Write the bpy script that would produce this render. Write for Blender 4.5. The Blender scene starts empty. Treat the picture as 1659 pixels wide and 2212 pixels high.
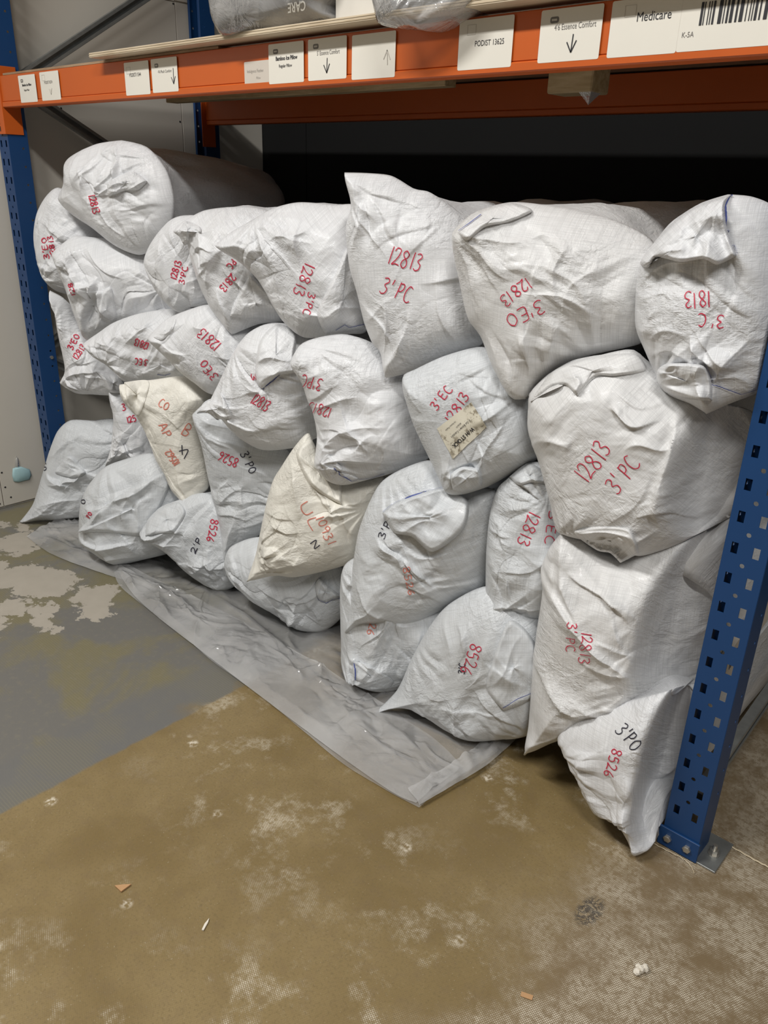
import bpy, math, random
import numpy as np
from mathutils import Vector, Matrix
from mathutils.bvhtree import BVHTree

# ------------------------------------------------------------------ camera
FPX, YAW, PITCH, ROLL = 1718.85, 0.7288, 0.3986, 0.0312
CAM = np.array([3.8833, -1.7237, 1.6177])
_f = np.array([-math.sin(YAW) * math.cos(PITCH), math.cos(YAW) * math.cos(PITCH), -math.sin(PITCH)])
_r0 = np.cross(_f, [0, 0, 1]); _r0 /= np.linalg.norm(_r0); _u0 = np.cross(_r0, _f)
RT = math.cos(ROLL) * _r0 + math.sin(ROLL) * _u0
UP = -math.sin(ROLL) * _r0 + math.cos(ROLL) * _u0
FW = _f
S = bpy.context.scene
COL = S.collection
cam = bpy.data.cameras.new('camera'); cam.sensor_fit = 'VERTICAL'; cam.sensor_height = 32.0
cam.lens = FPX / 2212 * 32.0; cam.clip_start = 0.05
co = bpy.data.objects.new('camera', cam); COL.objects.link(co)
co.matrix_world = Matrix(((RT[0], UP[0], -FW[0], CAM[0]), (RT[1], UP[1], -FW[1], CAM[1]), (RT[2], UP[2], -FW[2], CAM[2]), (0, 0, 0, 1)))
S.camera = co

# ------------------------------------------------------------------ world, lights, exposure
w = bpy.data.worlds.new('world'); S.world = w; w.use_nodes = True
bg = w.node_tree.nodes['Background']; bg.inputs[0].default_value = (1.0, 0.96, 0.90, 1); bg.inputs[1].default_value = 0.075

def area(name, loc, rot, sx, sy, power, col):
    l = bpy.data.lights.new(name, 'AREA'); l.shape = 'RECTANGLE'; l.size = sx; l.size_y = sy; l.energy = power; l.color = col
    o = bpy.data.objects.new(name, l); COL.objects.link(o); o.location = loc; o.rotation_euler = rot
    return o
area('ceiling_batten_light', (1.7, -2.45, 4.2), (0, 0, 0), 1.8, 0.30, 138, (1.0, 0.98, 0.945))
area('ceiling_batten_light', (4.9, -2.45, 4.2), (0, 0, 0), 1.8, 0.30, 118, (1.0, 0.98, 0.945))
S.view_settings.view_transform = 'Standard'; S.view_settings.look = 'None'
S.view_settings.gamma = 1.0; S.view_settings.use_curve_mapping = False
S.view_settings.exposure = 0.0

# ------------------------------------------------------------------ pixel <-> place
def ray(x, y): return FW + RT * ((x - 829.5) / FPX) - UP * ((y - 1106) / FPX)
def on_plane(x, y, p0, n):
    d = ray(x, y); return CAM + d * (((np.asarray(p0) - CAM) @ n) / (d @ n))
def at(x, y, axis, v):
    d = ray(x, y); return CAM + d * ((v - CAM[axis]) / d[axis])

# ------------------------------------------------------------------ materials
class NT:
    def __init__(s, name):
        s.m = bpy.data.materials.new(name); s.m.use_nodes = True; s.t = s.m.node_tree
        s.b = s.t.nodes['Principled BSDF']; s.out = s.t.nodes['Material Output']
    def n(s, typ, ins=None, **kw):
        nd = s.t.nodes.new(typ)
        for k, v in kw.items(): setattr(nd, k, v)
        for k, v in (ins or {}).items(): s.set(nd.inputs[k], v)
        return nd
    def set(s, sock, v):
        if isinstance(v, bpy.types.NodeSocket): s.t.links.new(v, sock)
        elif isinstance(v, bpy.types.Node): s.t.links.new(v.outputs[0], sock)
        else:
            if hasattr(sock.default_value, '__len__') and len(sock.default_value) == 4 and len(v) == 3: v = (*v, 1)
            sock.default_value = v
    def math(s, op, a, b=0.0, clamp=False):
        return s.n('ShaderNodeMath', {0: a, 1: b}, operation=op, use_clamp=clamp).outputs[0]
    def ramp(s, f, lo, hi):
        return s.n('ShaderNodeMapRange', {0: f, 1: lo, 2: hi, 3: 0.0, 4: 1.0}, interpolation_type='SMOOTHSTEP').outputs[0]
    def mix(s, f, a, b):
        nd = s.n('ShaderNodeMix', data_type='RGBA'); s.set(nd.inputs[0], f); s.set(nd.inputs[6], a); s.set(nd.inputs[7], b); return nd.outputs[2]
    def noise(s, vec, scale, detail=4.0, rough=0.55, dist=0.0):
        return s.n('ShaderNodeTexNoise', {'Vector': vec, 'Scale': scale, 'Detail': detail, 'Roughness': rough, 'Distortion': dist}).outputs[0]
    def mapv(s, vec, scale=(1, 1, 1), rot=(0, 0, 0), loc=(0, 0, 0)):
        return s.n('ShaderNodeMapping', {0: vec, 1: loc, 2: rot, 3: scale}).outputs[0]
    def bump(s, h, strength, dist, normal=None):
        i = {'Strength': strength, 'Distance': dist, 'Height': h}
        if normal is not None: i['Normal'] = normal
        return s.n('ShaderNodeBump', i).outputs[0]
    def obj(s): return s.n('ShaderNodeTexCoord').outputs['Object']
    def uv(s): return s.n('ShaderNodeTexCoord').outputs['UV']
    def fin(s, **kw):
        for k, v in kw.items(): s.set(s.b.inputs[k.replace('_', ' ')], v)
        return s.m

def simple(name, col, rough=0.5, metal=0.0, var=0.12, scale=9.0, bump=0.0, spec=0.5):
    t = NT(name); o = t.obj(); n = t.noise(o, scale, 5, 0.6)
    c2 = tuple(c * (1 - var) for c in col); c1 = tuple(min(1, c * (1 + var * 0.6)) for c in col)
    kw = dict(Base_Color=t.mix(n, c2, c1), Roughness=rough, Metallic=metal)
    if bump: kw['Normal'] = t.bump(t.noise(o, scale * 12, 3), bump, 0.002)
    m = t.fin(**kw); t.b.inputs['Specular IOR Level'].default_value = spec
    return m

def chipped(name, col, under, rough, amount):
    t = NT(name); o = t.obj()
    n = t.noise(o, 5, 4); c = t.mix(n, tuple(x * 0.85 for x in col), col)
    chip = t.ramp(t.noise(t.mapv(o, (1, 1, 2.2)), 26, 6, 0.7), amount, amount + 0.02)
    return t.fin(Base_Color=t.mix(chip, c, under), Roughness=rough, Normal=t.bump(t.noise(o, 60, 2), 0.05, 0.001))

M = {}
M['orange'] = chipped('orange_paint', (0.63, 0.120, 0.014), (0.22, 0.17, 0.12), 0.42, 0.76)
M['blue'] = chipped('blue_paint', (0.010, 0.058, 0.185), (0.16, 0.16, 0.16), 0.42, 0.77)
M['zinc'] = simple('zinc_steel', (0.36, 0.37, 0.36), 0.45, 0.7, 0.3, 30)
M['bolt'] = simple('bolt_steel', (0.55, 0.53, 0.48), 0.35, 0.8, 0.3, 40)
M['panel'] = simple('wall_panel', (0.64, 0.60, 0.53), 0.6, 0, 0.05, 2.5, 0.02, 0.3)
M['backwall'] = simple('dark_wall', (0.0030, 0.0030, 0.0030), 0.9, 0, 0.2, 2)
M['dark'] = simple('screw_dark', (0.02, 0.02, 0.02), 0.6)
M['card'] = simple('label_card', (0.83, 0.80, 0.72), 0.5, 0, 0.03, 14)
M['cardback'] = simple('old_label_card', (0.66, 0.60, 0.53), 0.5, 0, 0.06, 14)
M['ink'] = simple('black_print', (0.025, 0.025, 0.03), 0.6)
M['greyink'] = simple('grey_print', (0.19, 0.18, 0.17), 0.6)
M['faintink'] = simple('faded_print', (0.62, 0.59, 0.53), 0.6)
M['red'] = simple('red_marker', (0.62, 0.03, 0.075), 0.5, 0, 0.3, 60)
M['fadedred'] = simple('faded_red_marker', (0.70, 0.23, 0.17), 0.5, 0, 0.2, 60)
M['black'] = simple('black_marker', (0.03, 0.03, 0.05), 0.5)
M['hem'] = simple('blue_hem_thread', (0.06, 0.09, 0.33), 0.6)
M['blackbox'] = simple('black_carton', (0.018, 0.018, 0.02), 0.45)
M['whitebox'] = simple('white_carton', (0.75, 0.72, 0.66), 0.5)
M['cardboard'] = simple('cardboard', (0.50, 0.29, 0.14), 0.8, 0, 0.15, 30)
M['crumb'] = simple('foam_crumb', (0.78, 0.72, 0.62), 0.8)
M['fibre'] = simple('fibre', (0.62, 0.52, 0.36), 0.8)
M['maskblue'] = simple('pale_blue_cloth', (0.42, 0.63, 0.66), 0.6, 0, 0.15, 30)

def wood(name, a, b, axis=0):
    t = NT(name); o = t.obj()
    sc = [3, 3, 3]; sc[axis] = 0.35
    g = t.noise(t.mapv(o, tuple(sc)), 14, 6, 0.65, 0.6)
    return t.fin(Base_Color=t.mix(t.ramp(g, 0.3, 0.7), a, b), Roughness=0.7, Normal=t.bump(g, 0.15, 0.002))
M['ply'] = wood('plywood', (0.42, 0.32, 0.20), (0.62, 0.52, 0.37))
M['plyface'] = wood('plywood_face', (0.55, 0.45, 0.32), (0.68, 0.58, 0.43))
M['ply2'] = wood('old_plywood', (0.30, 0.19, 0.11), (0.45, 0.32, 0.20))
M['batten'] = wood('pine_batten', (0.36, 0.26, 0.13), (0.56, 0.44, 0.26))

def sack_mat(name, tint, dirt, streak=1.0):
    t = NT(name); uv = t.uv()
    a = t.noise(t.mapv(uv, (620, 9, 1)), 1.0, 2, 0.6)
    b = t.noise(t.mapv(uv, (9, 620, 1), loc=(7, 3, 0)), 1.0, 2, 0.6)
    weave = t.math('MULTIPLY', t.ramp(a, 0.28, 0.62), t.ramp(b, 0.28, 0.62))
    lo = tuple(c * (1 - 0.20 * streak) for c in tint)
    c = t.mix(weave, lo, tint)
    c = t.mix(t.math('MULTIPLY', t.ramp(t.noise(uv, 5.0, 5, 0.65, 0.4), 0.52, 0.78), dirt), c, (0.42, 0.38, 0.31))
    sp = t.ramp(t.noise(uv, 230, 2, 0.5), 0.755, 0.79)
    zone = t.ramp(t.noise(uv, 3.3, 2), 0.52, 0.66)
    c = t.mix(t.math('MULTIPLY', sp, t.math('MULTIPLY', zone, 0.75)), c, (0.20, 0.16, 0.12))
    n1 = t.noise(uv, 17, 3, 0.5, 0.9)
    r1 = t.math('ABSOLUTE', t.math('SUBTRACT', n1, 0.5))
    n2 = t.noise(t.mapv(uv, (1.0, 2.1, 1), rot=(0, 0, 0.7)), 38, 4, 0.62, 0.7)
    r2 = t.math('ABSOLUTE', t.math('SUBTRACT', n2, 0.5))
    vor = t.n('ShaderNodeTexVoronoi', {'Vector': t.mapv(uv, (1, 1.5, 1)), 'Scale': 26.0}, feature='DISTANCE_TO_EDGE').outputs[0]
    wz = t.ramp(t.noise(uv, 4.0, 2), 0.40, 0.66)
    h = t.math('ADD', t.math('MULTIPLY', r1, 1.0), t.math('MULTIPLY', r2, 0.55))
    h = t.math('ADD', h, t.math('MULTIPLY', t.math('MINIMUM', vor, 0.25), 0.16))
    h = t.math('MULTIPLY', h, t.math('ADD', wz, 0.22))
    nb = t.bump(h, 0.72, 0.012)
    nb = t.bump(weave, 0.22, 0.0006, nb)
    m = t.fin(Base_Color=c, Roughness=0.40, Normal=nb)
    t.b.inputs['Specular IOR Level'].default_value = 0.42
    t.b.inputs['Coat Weight'].default_value = 0.05
    return m
SACK = {
    'w': sack_mat('white_woven_sack', (0.83, 0.84, 0.86), 0.10),
    'd': sack_mat('dusty_woven_sack', (0.81, 0.81, 0.81), 0.30),
    'g': sack_mat('falloff_grey_woven_sack', (0.71, 0.735, 0.76), 0.14),  # grey tint stands in for light falling off towards the floor
    'y': sack_mat('yellowed_woven_sack', (0.86, 0.835, 0.76), 0.18, 0.45),
}
def film(name, col, alpha, rough, bs, nz):
    """thin clear plastic: partly see-through cloudy sheet under a glossy skin"""
    t = NT(name); o = t.obj()
    n = t.noise(o, nz, 4, 0.6, 0.8); r = t.math('ABSOLUTE', t.math('SUBTRACT', n, 0.5))
    nd = t.ramp(t.noise(t.mapv(o, (1, 0.5, 1)), nz * 0.35, 3), 0.3, 0.75)
    nb = t.bump(r, bs, 0.02)
    t.fin(Base_Color=col, Roughness=0.5, Normal=nb); t.b.inputs['Specular IOR Level'].default_value = 0.0
    tr = t.n('ShaderNodeBsdfTransparent')
    m1 = t.n('ShaderNodeMixShader', {0: t.math('ADD', t.math('MULTIPLY', nd, 0.22), alpha, True), 1: tr.outputs[0], 2: t.b.outputs[0]})
    gl = t.n('ShaderNodeBsdfGlossy', {'Roughness': rough, 'Normal': nb})
    fr = t.n('ShaderNodeFresnel', {'IOR': 1.5, 'Normal': nb})
    m2 = t.n('ShaderNodeMixShader', {0: t.math('MULTIPLY', fr.outputs[0], 1.6, True), 1: m1.outputs[0], 2: gl.outputs[0]})
    t.t.links.new(m2.outputs[0], t.out.inputs[0])
    return t.m
M['film'] = film('floor_polythene', (0.72, 0.72, 0.72), 0.20, 0.13, 0.28, 10)
M['filmfold'] = film('floor_polythene_folded', (0.74, 0.74, 0.74), 0.28, 0.12, 0.28, 10)
M['cling'] = film('clear_plastic_bag', (0.92, 0.91, 0.90), 0.22, 0.10, 0.5, 14)
M['web'] = film('cobweb', (0.5, 0.45, 0.40), -0.05, 0.6, 0.3, 60)
M['pouch'] = film('clear_pouch', (0.75, 0.76, 0.76), 0.25, 0.15, 0.3, 60)

def floor_mat():
    t = NT('worn_floor'); o = t.obj()
    xyz = t.n('ShaderNodeSeparateXYZ', {0: o}); X, Y = xyz.outputs[0], xyz.outputs[1]
    # brown sealed concrete
    n = t.noise(o, 2.6, 6, 0.62, 0.3); n2 = t.noise(o, 24, 4, 0.6)
    c = t.mix(t.ramp(n, 0.32, 0.70), (0.198, 0.140, 0.058), (0.268, 0.198, 0.093))
    gr = t.noise(o, 150, 3, 0.7)
    c = t.mix(t.math('MULTIPLY', t.ramp(gr, 0.48, 0.72), 0.65), c, (0.16, 0.118, 0.055))
    c = t.mix(t.math('MULTIPLY', t.ramp(t.noise(t.mapv(o, loc=(5, 5, 5)), 170, 2, 0.6), 0.66, 0.74), 0.55), c, (0.42, 0.37, 0.27))
    c = t.mix(t.math('MULTIPLY', t.ramp(n2, 0.45, 0.75), 0.35), c, (0.189, 0.135, 0.074))
    # dusty brown bay at the right
    rightz = t.ramp(t.math('ADD', X, t.math('MULTIPLY', t.noise(o, 2.5, 4), 0.55)), 3.42, 3.75)
    c = t.mix(rightz, c, (0.209, 0.151, 0.086))
    # woven imprint of pale dots in scuffed places
    rx = t.mapv(o, (1, 1, 1), rot=(0, 0, 0.42))
    sx = t.n('ShaderNodeSeparateXYZ', {0: rx})
    da = t.math('SINE', t.math('MULTIPLY', sx.outputs[0], 1500.0)); db = t.math('SINE', t.math('MULTIPLY', sx.outputs[1], 1500.0))
    dots = t.ramp(t.math('MULTIPLY', t.math('ADD', da, 1.0), t.math('ADD', db, 1.0)), 0.5, 2.4)
    s1 = t.math('MULTIPLY', t.ramp(t.noise(o, 5.5, 6, 0.7, 0.05), 0.50, 0.66), t.ramp(t.noise(t.mapv(o, loc=(2.3, 8.1, 0)), 1.5, 2), 0.36, 0.56))
    s1r = t.ramp(t.noise(o, 5.0, 6, 0.7, 0.05), 0.38, 0.62)
    sc = t.math('MAXIMUM', s1, t.math('MULTIPLY', s1r, rightz))
    wear = t.math('MULTIPLY', sc, t.math('ADD', t.math('MULTIPLY', dots, 0.75), 0.10))
    wear = t.math('MULTIPLY', wear, t.math('ADD', t.ramp(t.noise(o, 70, 3, 0.7), 0.36, 0.56), 0.35))
    c = t.mix(t.math('MULTIPLY', wear, 1.0), c, (0.74, 0.68, 0.56))
    sp = t.ramp(t.n('ShaderNodeTexVoronoi', {'Vector': t.mapv(o, loc=(3.1, 1.7, 0)), 'Scale': 6.5, 'Randomness': 1.0}).outputs[0], 0.15, 0.06)
    spn = t.math('MULTIPLY', t.math('MULTIPLY', sp, t.ramp(t.noise(o, 75, 3), 0.40, 0.62)), t.ramp(t.noise(o, 2.2, 2), 0.36, 0.50))
    c = t.mix(t.math('MULTIPLY', spn, 0.95), c, (0.702, 0.634, 0.513))
    dk = t.ramp(t.noise(t.mapv(o, (1.0, 1.3, 1), loc=(9, 4, 0)), 9, 6, 0.7, 0.6), 0.69, 0.76)
    c = t.mix(t.math('MULTIPLY', dk, 0.5), c, (0.081, 0.068, 0.054))
    ribs = t.math('SINE', t.math('MULTIPLY', sx.outputs[0], 1350.0))
    c = t.mix(t.math('MULTIPLY', t.ramp(ribs, 0.1, 0.9), 0.16), c, (0.162, 0.115, 0.054))
    # black rubber scuff
    sv = t.n('ShaderNodeVectorMath', {0: t.n('ShaderNodeVectorMath', {0: o, 1: (3.342, -0.328, 0)}, operation='SUBTRACT').outputs[0], 1: (1 / 0.034, 1 / 0.062, 0)}, operation='MULTIPLY').outputs[0]
    sl = t.n('ShaderNodeVectorMath', {0: sv}, operation='LENGTH').outputs['Value']
    sk = t.math('MULTIPLY', t.ramp(sl, 1.0, 0.6), t.ramp(t.math('ABSOLUTE', t.math('SUBTRACT', t.noise(o, 55, 4, 0.6, 1.2), 0.5)), 0.09, 0.02))
    c = t.mix(t.math('MULTIPLY', sk, 0.8), c, (0.05, 0.047, 0.045))
    # grey painted lane left of x = 2.02
    g1 = t.noise(o, 2.6, 6, 0.6, 0.3); g2 = t.noise(o, 45, 3, 0.6)
    gc = t.mix(t.ramp(g1, 0.46, 0.60), (0.159, 0.153, 0.140), (0.185, 0.165, 0.098))
    gc = t.mix(t.math('MULTIPLY', t.ramp(g2, 0.50, 0.72), 0.30), gc, (0.230, 0.209, 0.155))
    band = t.ramp(X, 1.80, 1.86); gc = t.mix(t.math('MULTIPLY', band, 0.75), gc, (0.151, 0.149, 0.143))
    arcs = t.n('ShaderNodeTexWave', {'Vector': t.mapv(o, loc=(-1.75, 0.95, 0)), 'Scale': 38.0, 'Distortion': 1.2}, wave_type='RINGS').outputs[0]
    gc = t.mix(t.math('MULTIPLY', t.math('MULTIPLY', t.ramp(arcs, 0.6, 0.95), t.ramp(g1, 0.44, 0.56)), 0.14), gc, (0.324, 0.284, 0.176))
    # flaked-off paint showing pale concrete
    warp = t.n('ShaderNodeVectorMath', {0: o, 1: t.n('ShaderNodeVectorMath', {0: t.n('ShaderNodeTexNoise', {'Vector': o, 'Scale': 12.0, 'Detail': 8.0, 'Roughness': 0.70}).outputs[1], 1: (0.24, 0.24, 0.0)}, operation='MULTIPLY').outputs[0]}, operation='ADD').outputs[0]
    d = None
    for (cx, cy, rx_, ry_) in ((0.86, -0.46, 0.13, 0.13), (0.72, -0.50, 0.10, 0.12), (1.10, -0.37, 0.09, 0.10), (1.22, -0.43, 0.085, 0.065), (1.06, -0.58, 0.055, 0.05),
                               (0.96, -0.66, 0.07, 0.08), (1.16, -0.62, 0.06, 0.05), (0.40, -0.37, 0.13, 0.10), (0.42, -0.15, 0.12, 0.06), (1.24, -0.60, 0.03, 0.03),
                               (0.55, -0.62, 0.16, 0.12), (0.30, -0.60, 0.20, 0.15), (1.02, -0.80, 0.10, 0.08), (0.1, -0.33, 0.10, 0.03), (0.25, -0.27, 0.08, 0.025)):
        v = t.n('ShaderNodeVectorMath', {0: warp, 1: (cx + 0.12, cy + 0.12, 0)}, operation='SUBTRACT').outputs[0]
        v = t.n('ShaderNodeVectorMath', {0: v, 1: (1 / rx_, 1 / ry_, 0)}, operation='MULTIPLY').outputs[0]
        l = t.n('ShaderNodeVectorMath', {0: v}, operation='LENGTH').outputs['Value']
        d = l if d is None else t.math('MINIMUM', d, l)
    fl = t.math('LESS_THAN', d, 1.0)
    gc = t.mix(fl, gc, t.mix(t.noise(o, 14, 4), (0.365, 0.331, 0.277), (0.446, 0.405, 0.344)))
    lane = t.ramp(t.math('ADD', X, t.math('MULTIPLY', t.math('SUBTRACT', t.noise(o, 16, 4), 0.5), 0.02)), 2.035, 2.02)
    fuzz = t.ramp(t.math('ADD', X, t.math('MULTIPLY', t.math('SUBTRACT', t.noise(o, 4, 5, 0.6), 0.5), 0.35)), 2.06, 1.98)
    keep = t.math('MAXIMUM', t.math('MULTIPLY', lane, t.ramp(Y, -0.45, -0.62)), t.math('MULTIPLY', lane, fuzz))
    c = t.mix(keep, c, gc)
    h = t.math('ADD', t.math('MULTIPLY', n2, 0.4), t.math('MULTIPLY', dots, 0.15))
    nb = t.bump(h, 0.18, 0.003)
    nb = t.bump(fl, 0.5, 0.001, nb)
    rough = t.math('ADD', t.math('MULTIPLY', wear, 0.2), 0.40)
    t.b.inputs['Specular IOR Level'].default_value = 0.35
    return t.fin(Base_Color=c, Roughness=rough, Normal=nb)
M['floor'] = floor_mat()

# ------------------------------------------------------------------ mesh helpers
def link(name, verts, faces, mat, parent=None, smooth=False):
    me = bpy.data.meshes.new(name); me.from_pydata([tuple(map(float, v)) for v in verts], [], faces); me.update()
    if smooth: me.polygons.foreach_set('use_smooth', [True] * len(me.polygons))
    if mat is not None: me.materials.append(mat)
    o = bpy.data.objects.new(name, me); COL.objects.link(o)
    if parent is not None: o.parent = parent
    return o
def empty(name, loc=(0, 0, 0)):
    o = bpy.data.objects.new(name, None); COL.objects.link(o); o.location = loc; o.empty_display_size = 0.1
    return o
def tag(o, label, cat, group=None):
    o['label'] = label; o['category'] = cat
    if group: o['group'] = group
    return o
def struct(o): o['kind'] = 'structure'; return o
class MB:
    def __init__(s): s.v = []; s.f = []
    def add(s, v, f):
        k = len(s.v); s.v += [tuple(map(float, p)) for p in v]; s.f += [tuple(i + k for i in q) for q in f]
    def box(s, x0, x1, y0, y1, z0, z1, b=0.0):
        if b:
            lo, hi = np.array([x0, y0, z0]), np.array([x1, y1, z1]); vs = []; idx = {}
            for ax in range(3):
                for sx in (0, 1):
                    for sy in (0, 1):
                        for sz in (0, 1):
                            sg = (sx, sy, sz); p = []
                            for a in range(3):
                                e = hi[a] if sg[a] else lo[a]
                                if a != ax: e += -b if sg[a] else b
                                p.append(e)
                            idx[(ax, sg)] = len(vs); vs.append(p)
            fs = []
            for ax in range(3):
                a1, a2 = (ax + 1) % 3, (ax + 2) % 3
                for sd in (0, 1):
                    q = []
                    for (i, j) in ((0, 0), (1, 0), (1, 1), (0, 1)):
                        g = [0, 0, 0]; g[ax] = sd; g[a1] = i; g[a2] = j; q.append(idx[(ax, tuple(g))])
                    fs.append(tuple(q if sd else q[::-1]))
                for i in (0, 1):
                    for j in (0, 1):
                        g0 = [0, 0, 0]; g0[a1] = i; g0[a2] = j; g1 = list(g0); g1[ax] = 1
                        fs.append((idx[(a1, tuple(g0))], idx[(a1, tuple(g1))], idx[(a2, tuple(g1))], idx[(a2, tuple(g0))]))
            for sx in (0, 1):
                for sy in (0, 1):
                    for sz in (0, 1): fs.append(tuple(idx[(a, (sx, sy, sz))] for a in range(3)))
            s.add(vs, fs); return
        s.add([(x0, y0, z0), (x1, y0, z0), (x1, y1, z0), (x0, y1, z0), (x0, y0, z1), (x1, y0, z1), (x1, y1, z1), (x0, y1, z1)],
              [(0, 3, 2, 1), (4, 5, 6, 7), (0, 1, 5, 4), (1, 2, 6, 5), (2, 3, 7, 6), (3, 0, 4, 7)])
    def beam(s, a, b, w, h, up=(0, 0, 1)):
        a, b = np.array(a, float), np.array(b, float); d = b - a; L = np.linalg.norm(d); d /= L
        sd = np.cross(d, up); sd /= np.linalg.norm(sd); u = np.cross(sd, d)
        v = [p + sd * w / 2 * i + u * h / 2 * j for p in (a, b) for i, j in ((-1, -1), (1, -1), (1, 1), (-1, 1))]
        s.add(v, [(0, 3, 2, 1), (4, 5, 6, 7), (0, 1, 5, 4), (1, 2, 6, 5), (2, 3, 7, 6), (3, 0, 4, 7)])
    def cyl(s, c, axis, r, h, n=16, r2=None):
        c = np.array(c, float); a = np.array(axis, float); a /= np.linalg.norm(a)
        t = np.cross(a, (0, 0, 1) if abs(a[2]) < 0.9 else (1, 0, 0)); t /= np.linalg.norm(t); b = np.cross(a, t); r2 = r if r2 is None else r2
        v = []
        for k, rr in ((0, r), (h, r2)):
            for i in range(n): an = 2 * math.pi * i / n; v.append(c + a * k + (t * math.cos(an) + b * math.sin(an)) * rr)
        s.add(v, [tuple(range(n))[::-1], tuple(range(n, 2 * n))] + [(i, (i + 1) % n, n + (i + 1) % n, n + i) for i in range(n)])
    def build(s, name, mat, parent=None, smooth=False): return link(name, s.v, s.f, mat, parent, smooth)

def perforated(map3, xb, rows, z0, z1, hw, hh, cols, circ=None, pitch=0.075, zhole=0.0, cr=0.0055):
    """a thin sheet (u across, v up) with rectangular holes in columns and round holes half a pitch above"""
    mb = MB()
    us = [xb[0], xb[1]]
    for c in cols: us += [c - hw, c + hw]
    if circ is not None: us += [circ - 0.008, circ + 0.008]
    us = sorted(us); vs = [z0, z1]
    for k in rows:
        z = zhole + pitch * k
        vs += [z - hh, z + hh]
        if circ is not None: vs += [z + pitch / 2 - 0.008, z + pitch / 2 + 0.008]
    vs = sorted(v for v in vs if z0 <= v <= z1)
    for i in range(len(us) - 1):
        for j in range(len(vs) - 1):
            u0, u1, v0, v1 = us[i], us[i + 1], vs[j], vs[j + 1]
            if u1 - u0 < 1e-6 or v1 - v0 < 1e-6: continue
            um, vm = (u0 + u1) / 2, (v0 + v1) / 2
            fr = ((vm - zhole) / pitch) % 1.0; fr = min(fr, 1 - fr) * pitch
            if cols and any(abs(um - c) < hw * 0.9 for c in cols) and fr < hh * 0.9 and v1 - v0 < 2.1 * hh: continue
            half = abs((((vm - zhole) / pitch) % 1.0) - 0.5) * pitch
            if circ is not None and abs(um - circ) < 0.006 and half < 0.004 and v1 - v0 < 0.0165:
                sq = [(u0, v0), (um, v0), (u1, v0), (u1, vm), (u1, v1), (um, v1), (u0, v1), (u0, vm)]
                n = 16; pts = []
                for q in range(8):
                    a, b = sq[q], sq[(q + 1) % 8]; pts += [a, ((a[0] + b[0]) / 2, (a[1] + b[1]) / 2)]
                cc = []
                for p in pts:
                    an = math.atan2(p[1] - vm, p[0] - um); cc.append((um + cr * math.cos(an), vm + cr * math.sin(an)))
                mb.add([map3(*p) for p in pts + cc], [(q, (q + 1) % n, n + (q + 1) % n, n + q) for q in range(n)])
                continue
            mb.add([map3(u0, v0), map3(u1, v0), map3(u1, v1), map3(u0, v1)], [(0, 1, 2, 3)])
    return mb

def solid(o, th, off=-1.0):
    m = o.modifiers.new('thickness', 'SOLIDIFY'); m.thickness = th; m.offset = off; m.use_even_offset = False; return o

# ------------------------------------------------------------------ the setting
floor = struct(link('floor', [(-0.06, -3.5, 0), (6.5, -3.5, 0), (6.5, 1.6, 0), (-0.06, 1.6, 0)], [(0, 1, 2, 3)], M['floor']))
mb = MB(); mb.box(-0.13, -0.062, -3.5, 1.6, 0, 4.4); wl = struct(mb.build('wall_left', M['panel']))
for (y0, y1, z0, z1) in ((-1.45, -0.232, 0.012, 2.392), (-0.228, 0.990, 0.012, 2.392), (0.994, 1.53, 0.012, 2.392), (-0.228, 0.990, 2.396, 4.4), (0.994, 1.53, 2.400, 4.4), (-1.45, -0.232, 2.396, 4.4), (-3.5, -1.454, 0.012, 4.4)):
    mb = MB(); mb.box(-0.062, -0.05, y0, y1, z0, z1, 0.0012); mb.build('panel', M['panel'], wl)
for (y, z) in ((0.982, 2.384), (0.325, 1.869), (0.978, 1.853), (-0.19, 0.05), (-0.215, 0.19), (-0.25, 0.03), (-0.26, 0.10), (0.55, 0.55), (0.53, 0.55), (0.985, 1.2), (-0.21, 0.11), (0.96, 2.45), (-0.24, 0.16)):
    mb = MB(); mb.cyl((-0.0505, y, z), (1, 0, 0), 0.0055, 0.002, 10, 0.004); mb.build('screw', M['dark'], wl)
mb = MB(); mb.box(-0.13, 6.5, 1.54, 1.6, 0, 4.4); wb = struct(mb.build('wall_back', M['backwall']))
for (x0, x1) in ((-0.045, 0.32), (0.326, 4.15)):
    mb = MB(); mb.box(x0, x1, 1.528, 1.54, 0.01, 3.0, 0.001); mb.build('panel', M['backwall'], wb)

# ------------------------------------------------------------------ pallet racking
PZ = 0.1292; XR = 3.3938
def upright(parent, x0, yf, front, kmin, kmax, z1=3.2):
    """x0 = left hole column; yf = y of the perforated face; front = -1 when the face looks to the aisle"""
    rows = range(kmin, kmax); dep = 0.087 * (-front)
    L, Rr = x0 - 0.022, x0 + 0.0715
    mb = perforated(lambda u, v: (u, yf, v), (L, Rr), rows, 0.004, z1, 0.0072, 0.0135, (x0, x0 + 0.0475), x0 + 0.0238, zhole=PZ)
    for xx in (L, Rr):
        s2 = perforated(lambda u, v: (xx, yf + math.copysign(u, dep), v), (0.0, 0.087), rows, 0.004, z1, 0, 0, (), 0.062, zhole=PZ + 0.02, cr=0.005)
        mb.add(s2.v, s2.f)
        lip = 0.016 if xx == L else -0.016
        mb.add([(xx, yf + dep, 0.004), (xx + lip, yf + dep, 0.004), (xx + lip, yf + dep, z1), (xx, yf + dep, z1)], [(0, 1, 2, 3)])
    o = mb.build('upright', M['blue'], parent)
    # weld, thicken
    import bmesh
    bm = bmesh.new(); bm.from_mesh(o.data); bmesh.ops.remove_doubles(bm, verts=bm.verts, dist=1e-5); bmesh.ops.recalc_face_normals(bm, faces=bm.faces); bm.to_mesh(o.data); bm.free()
    solid(o, 0.002, 0.0)
    return o
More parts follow.
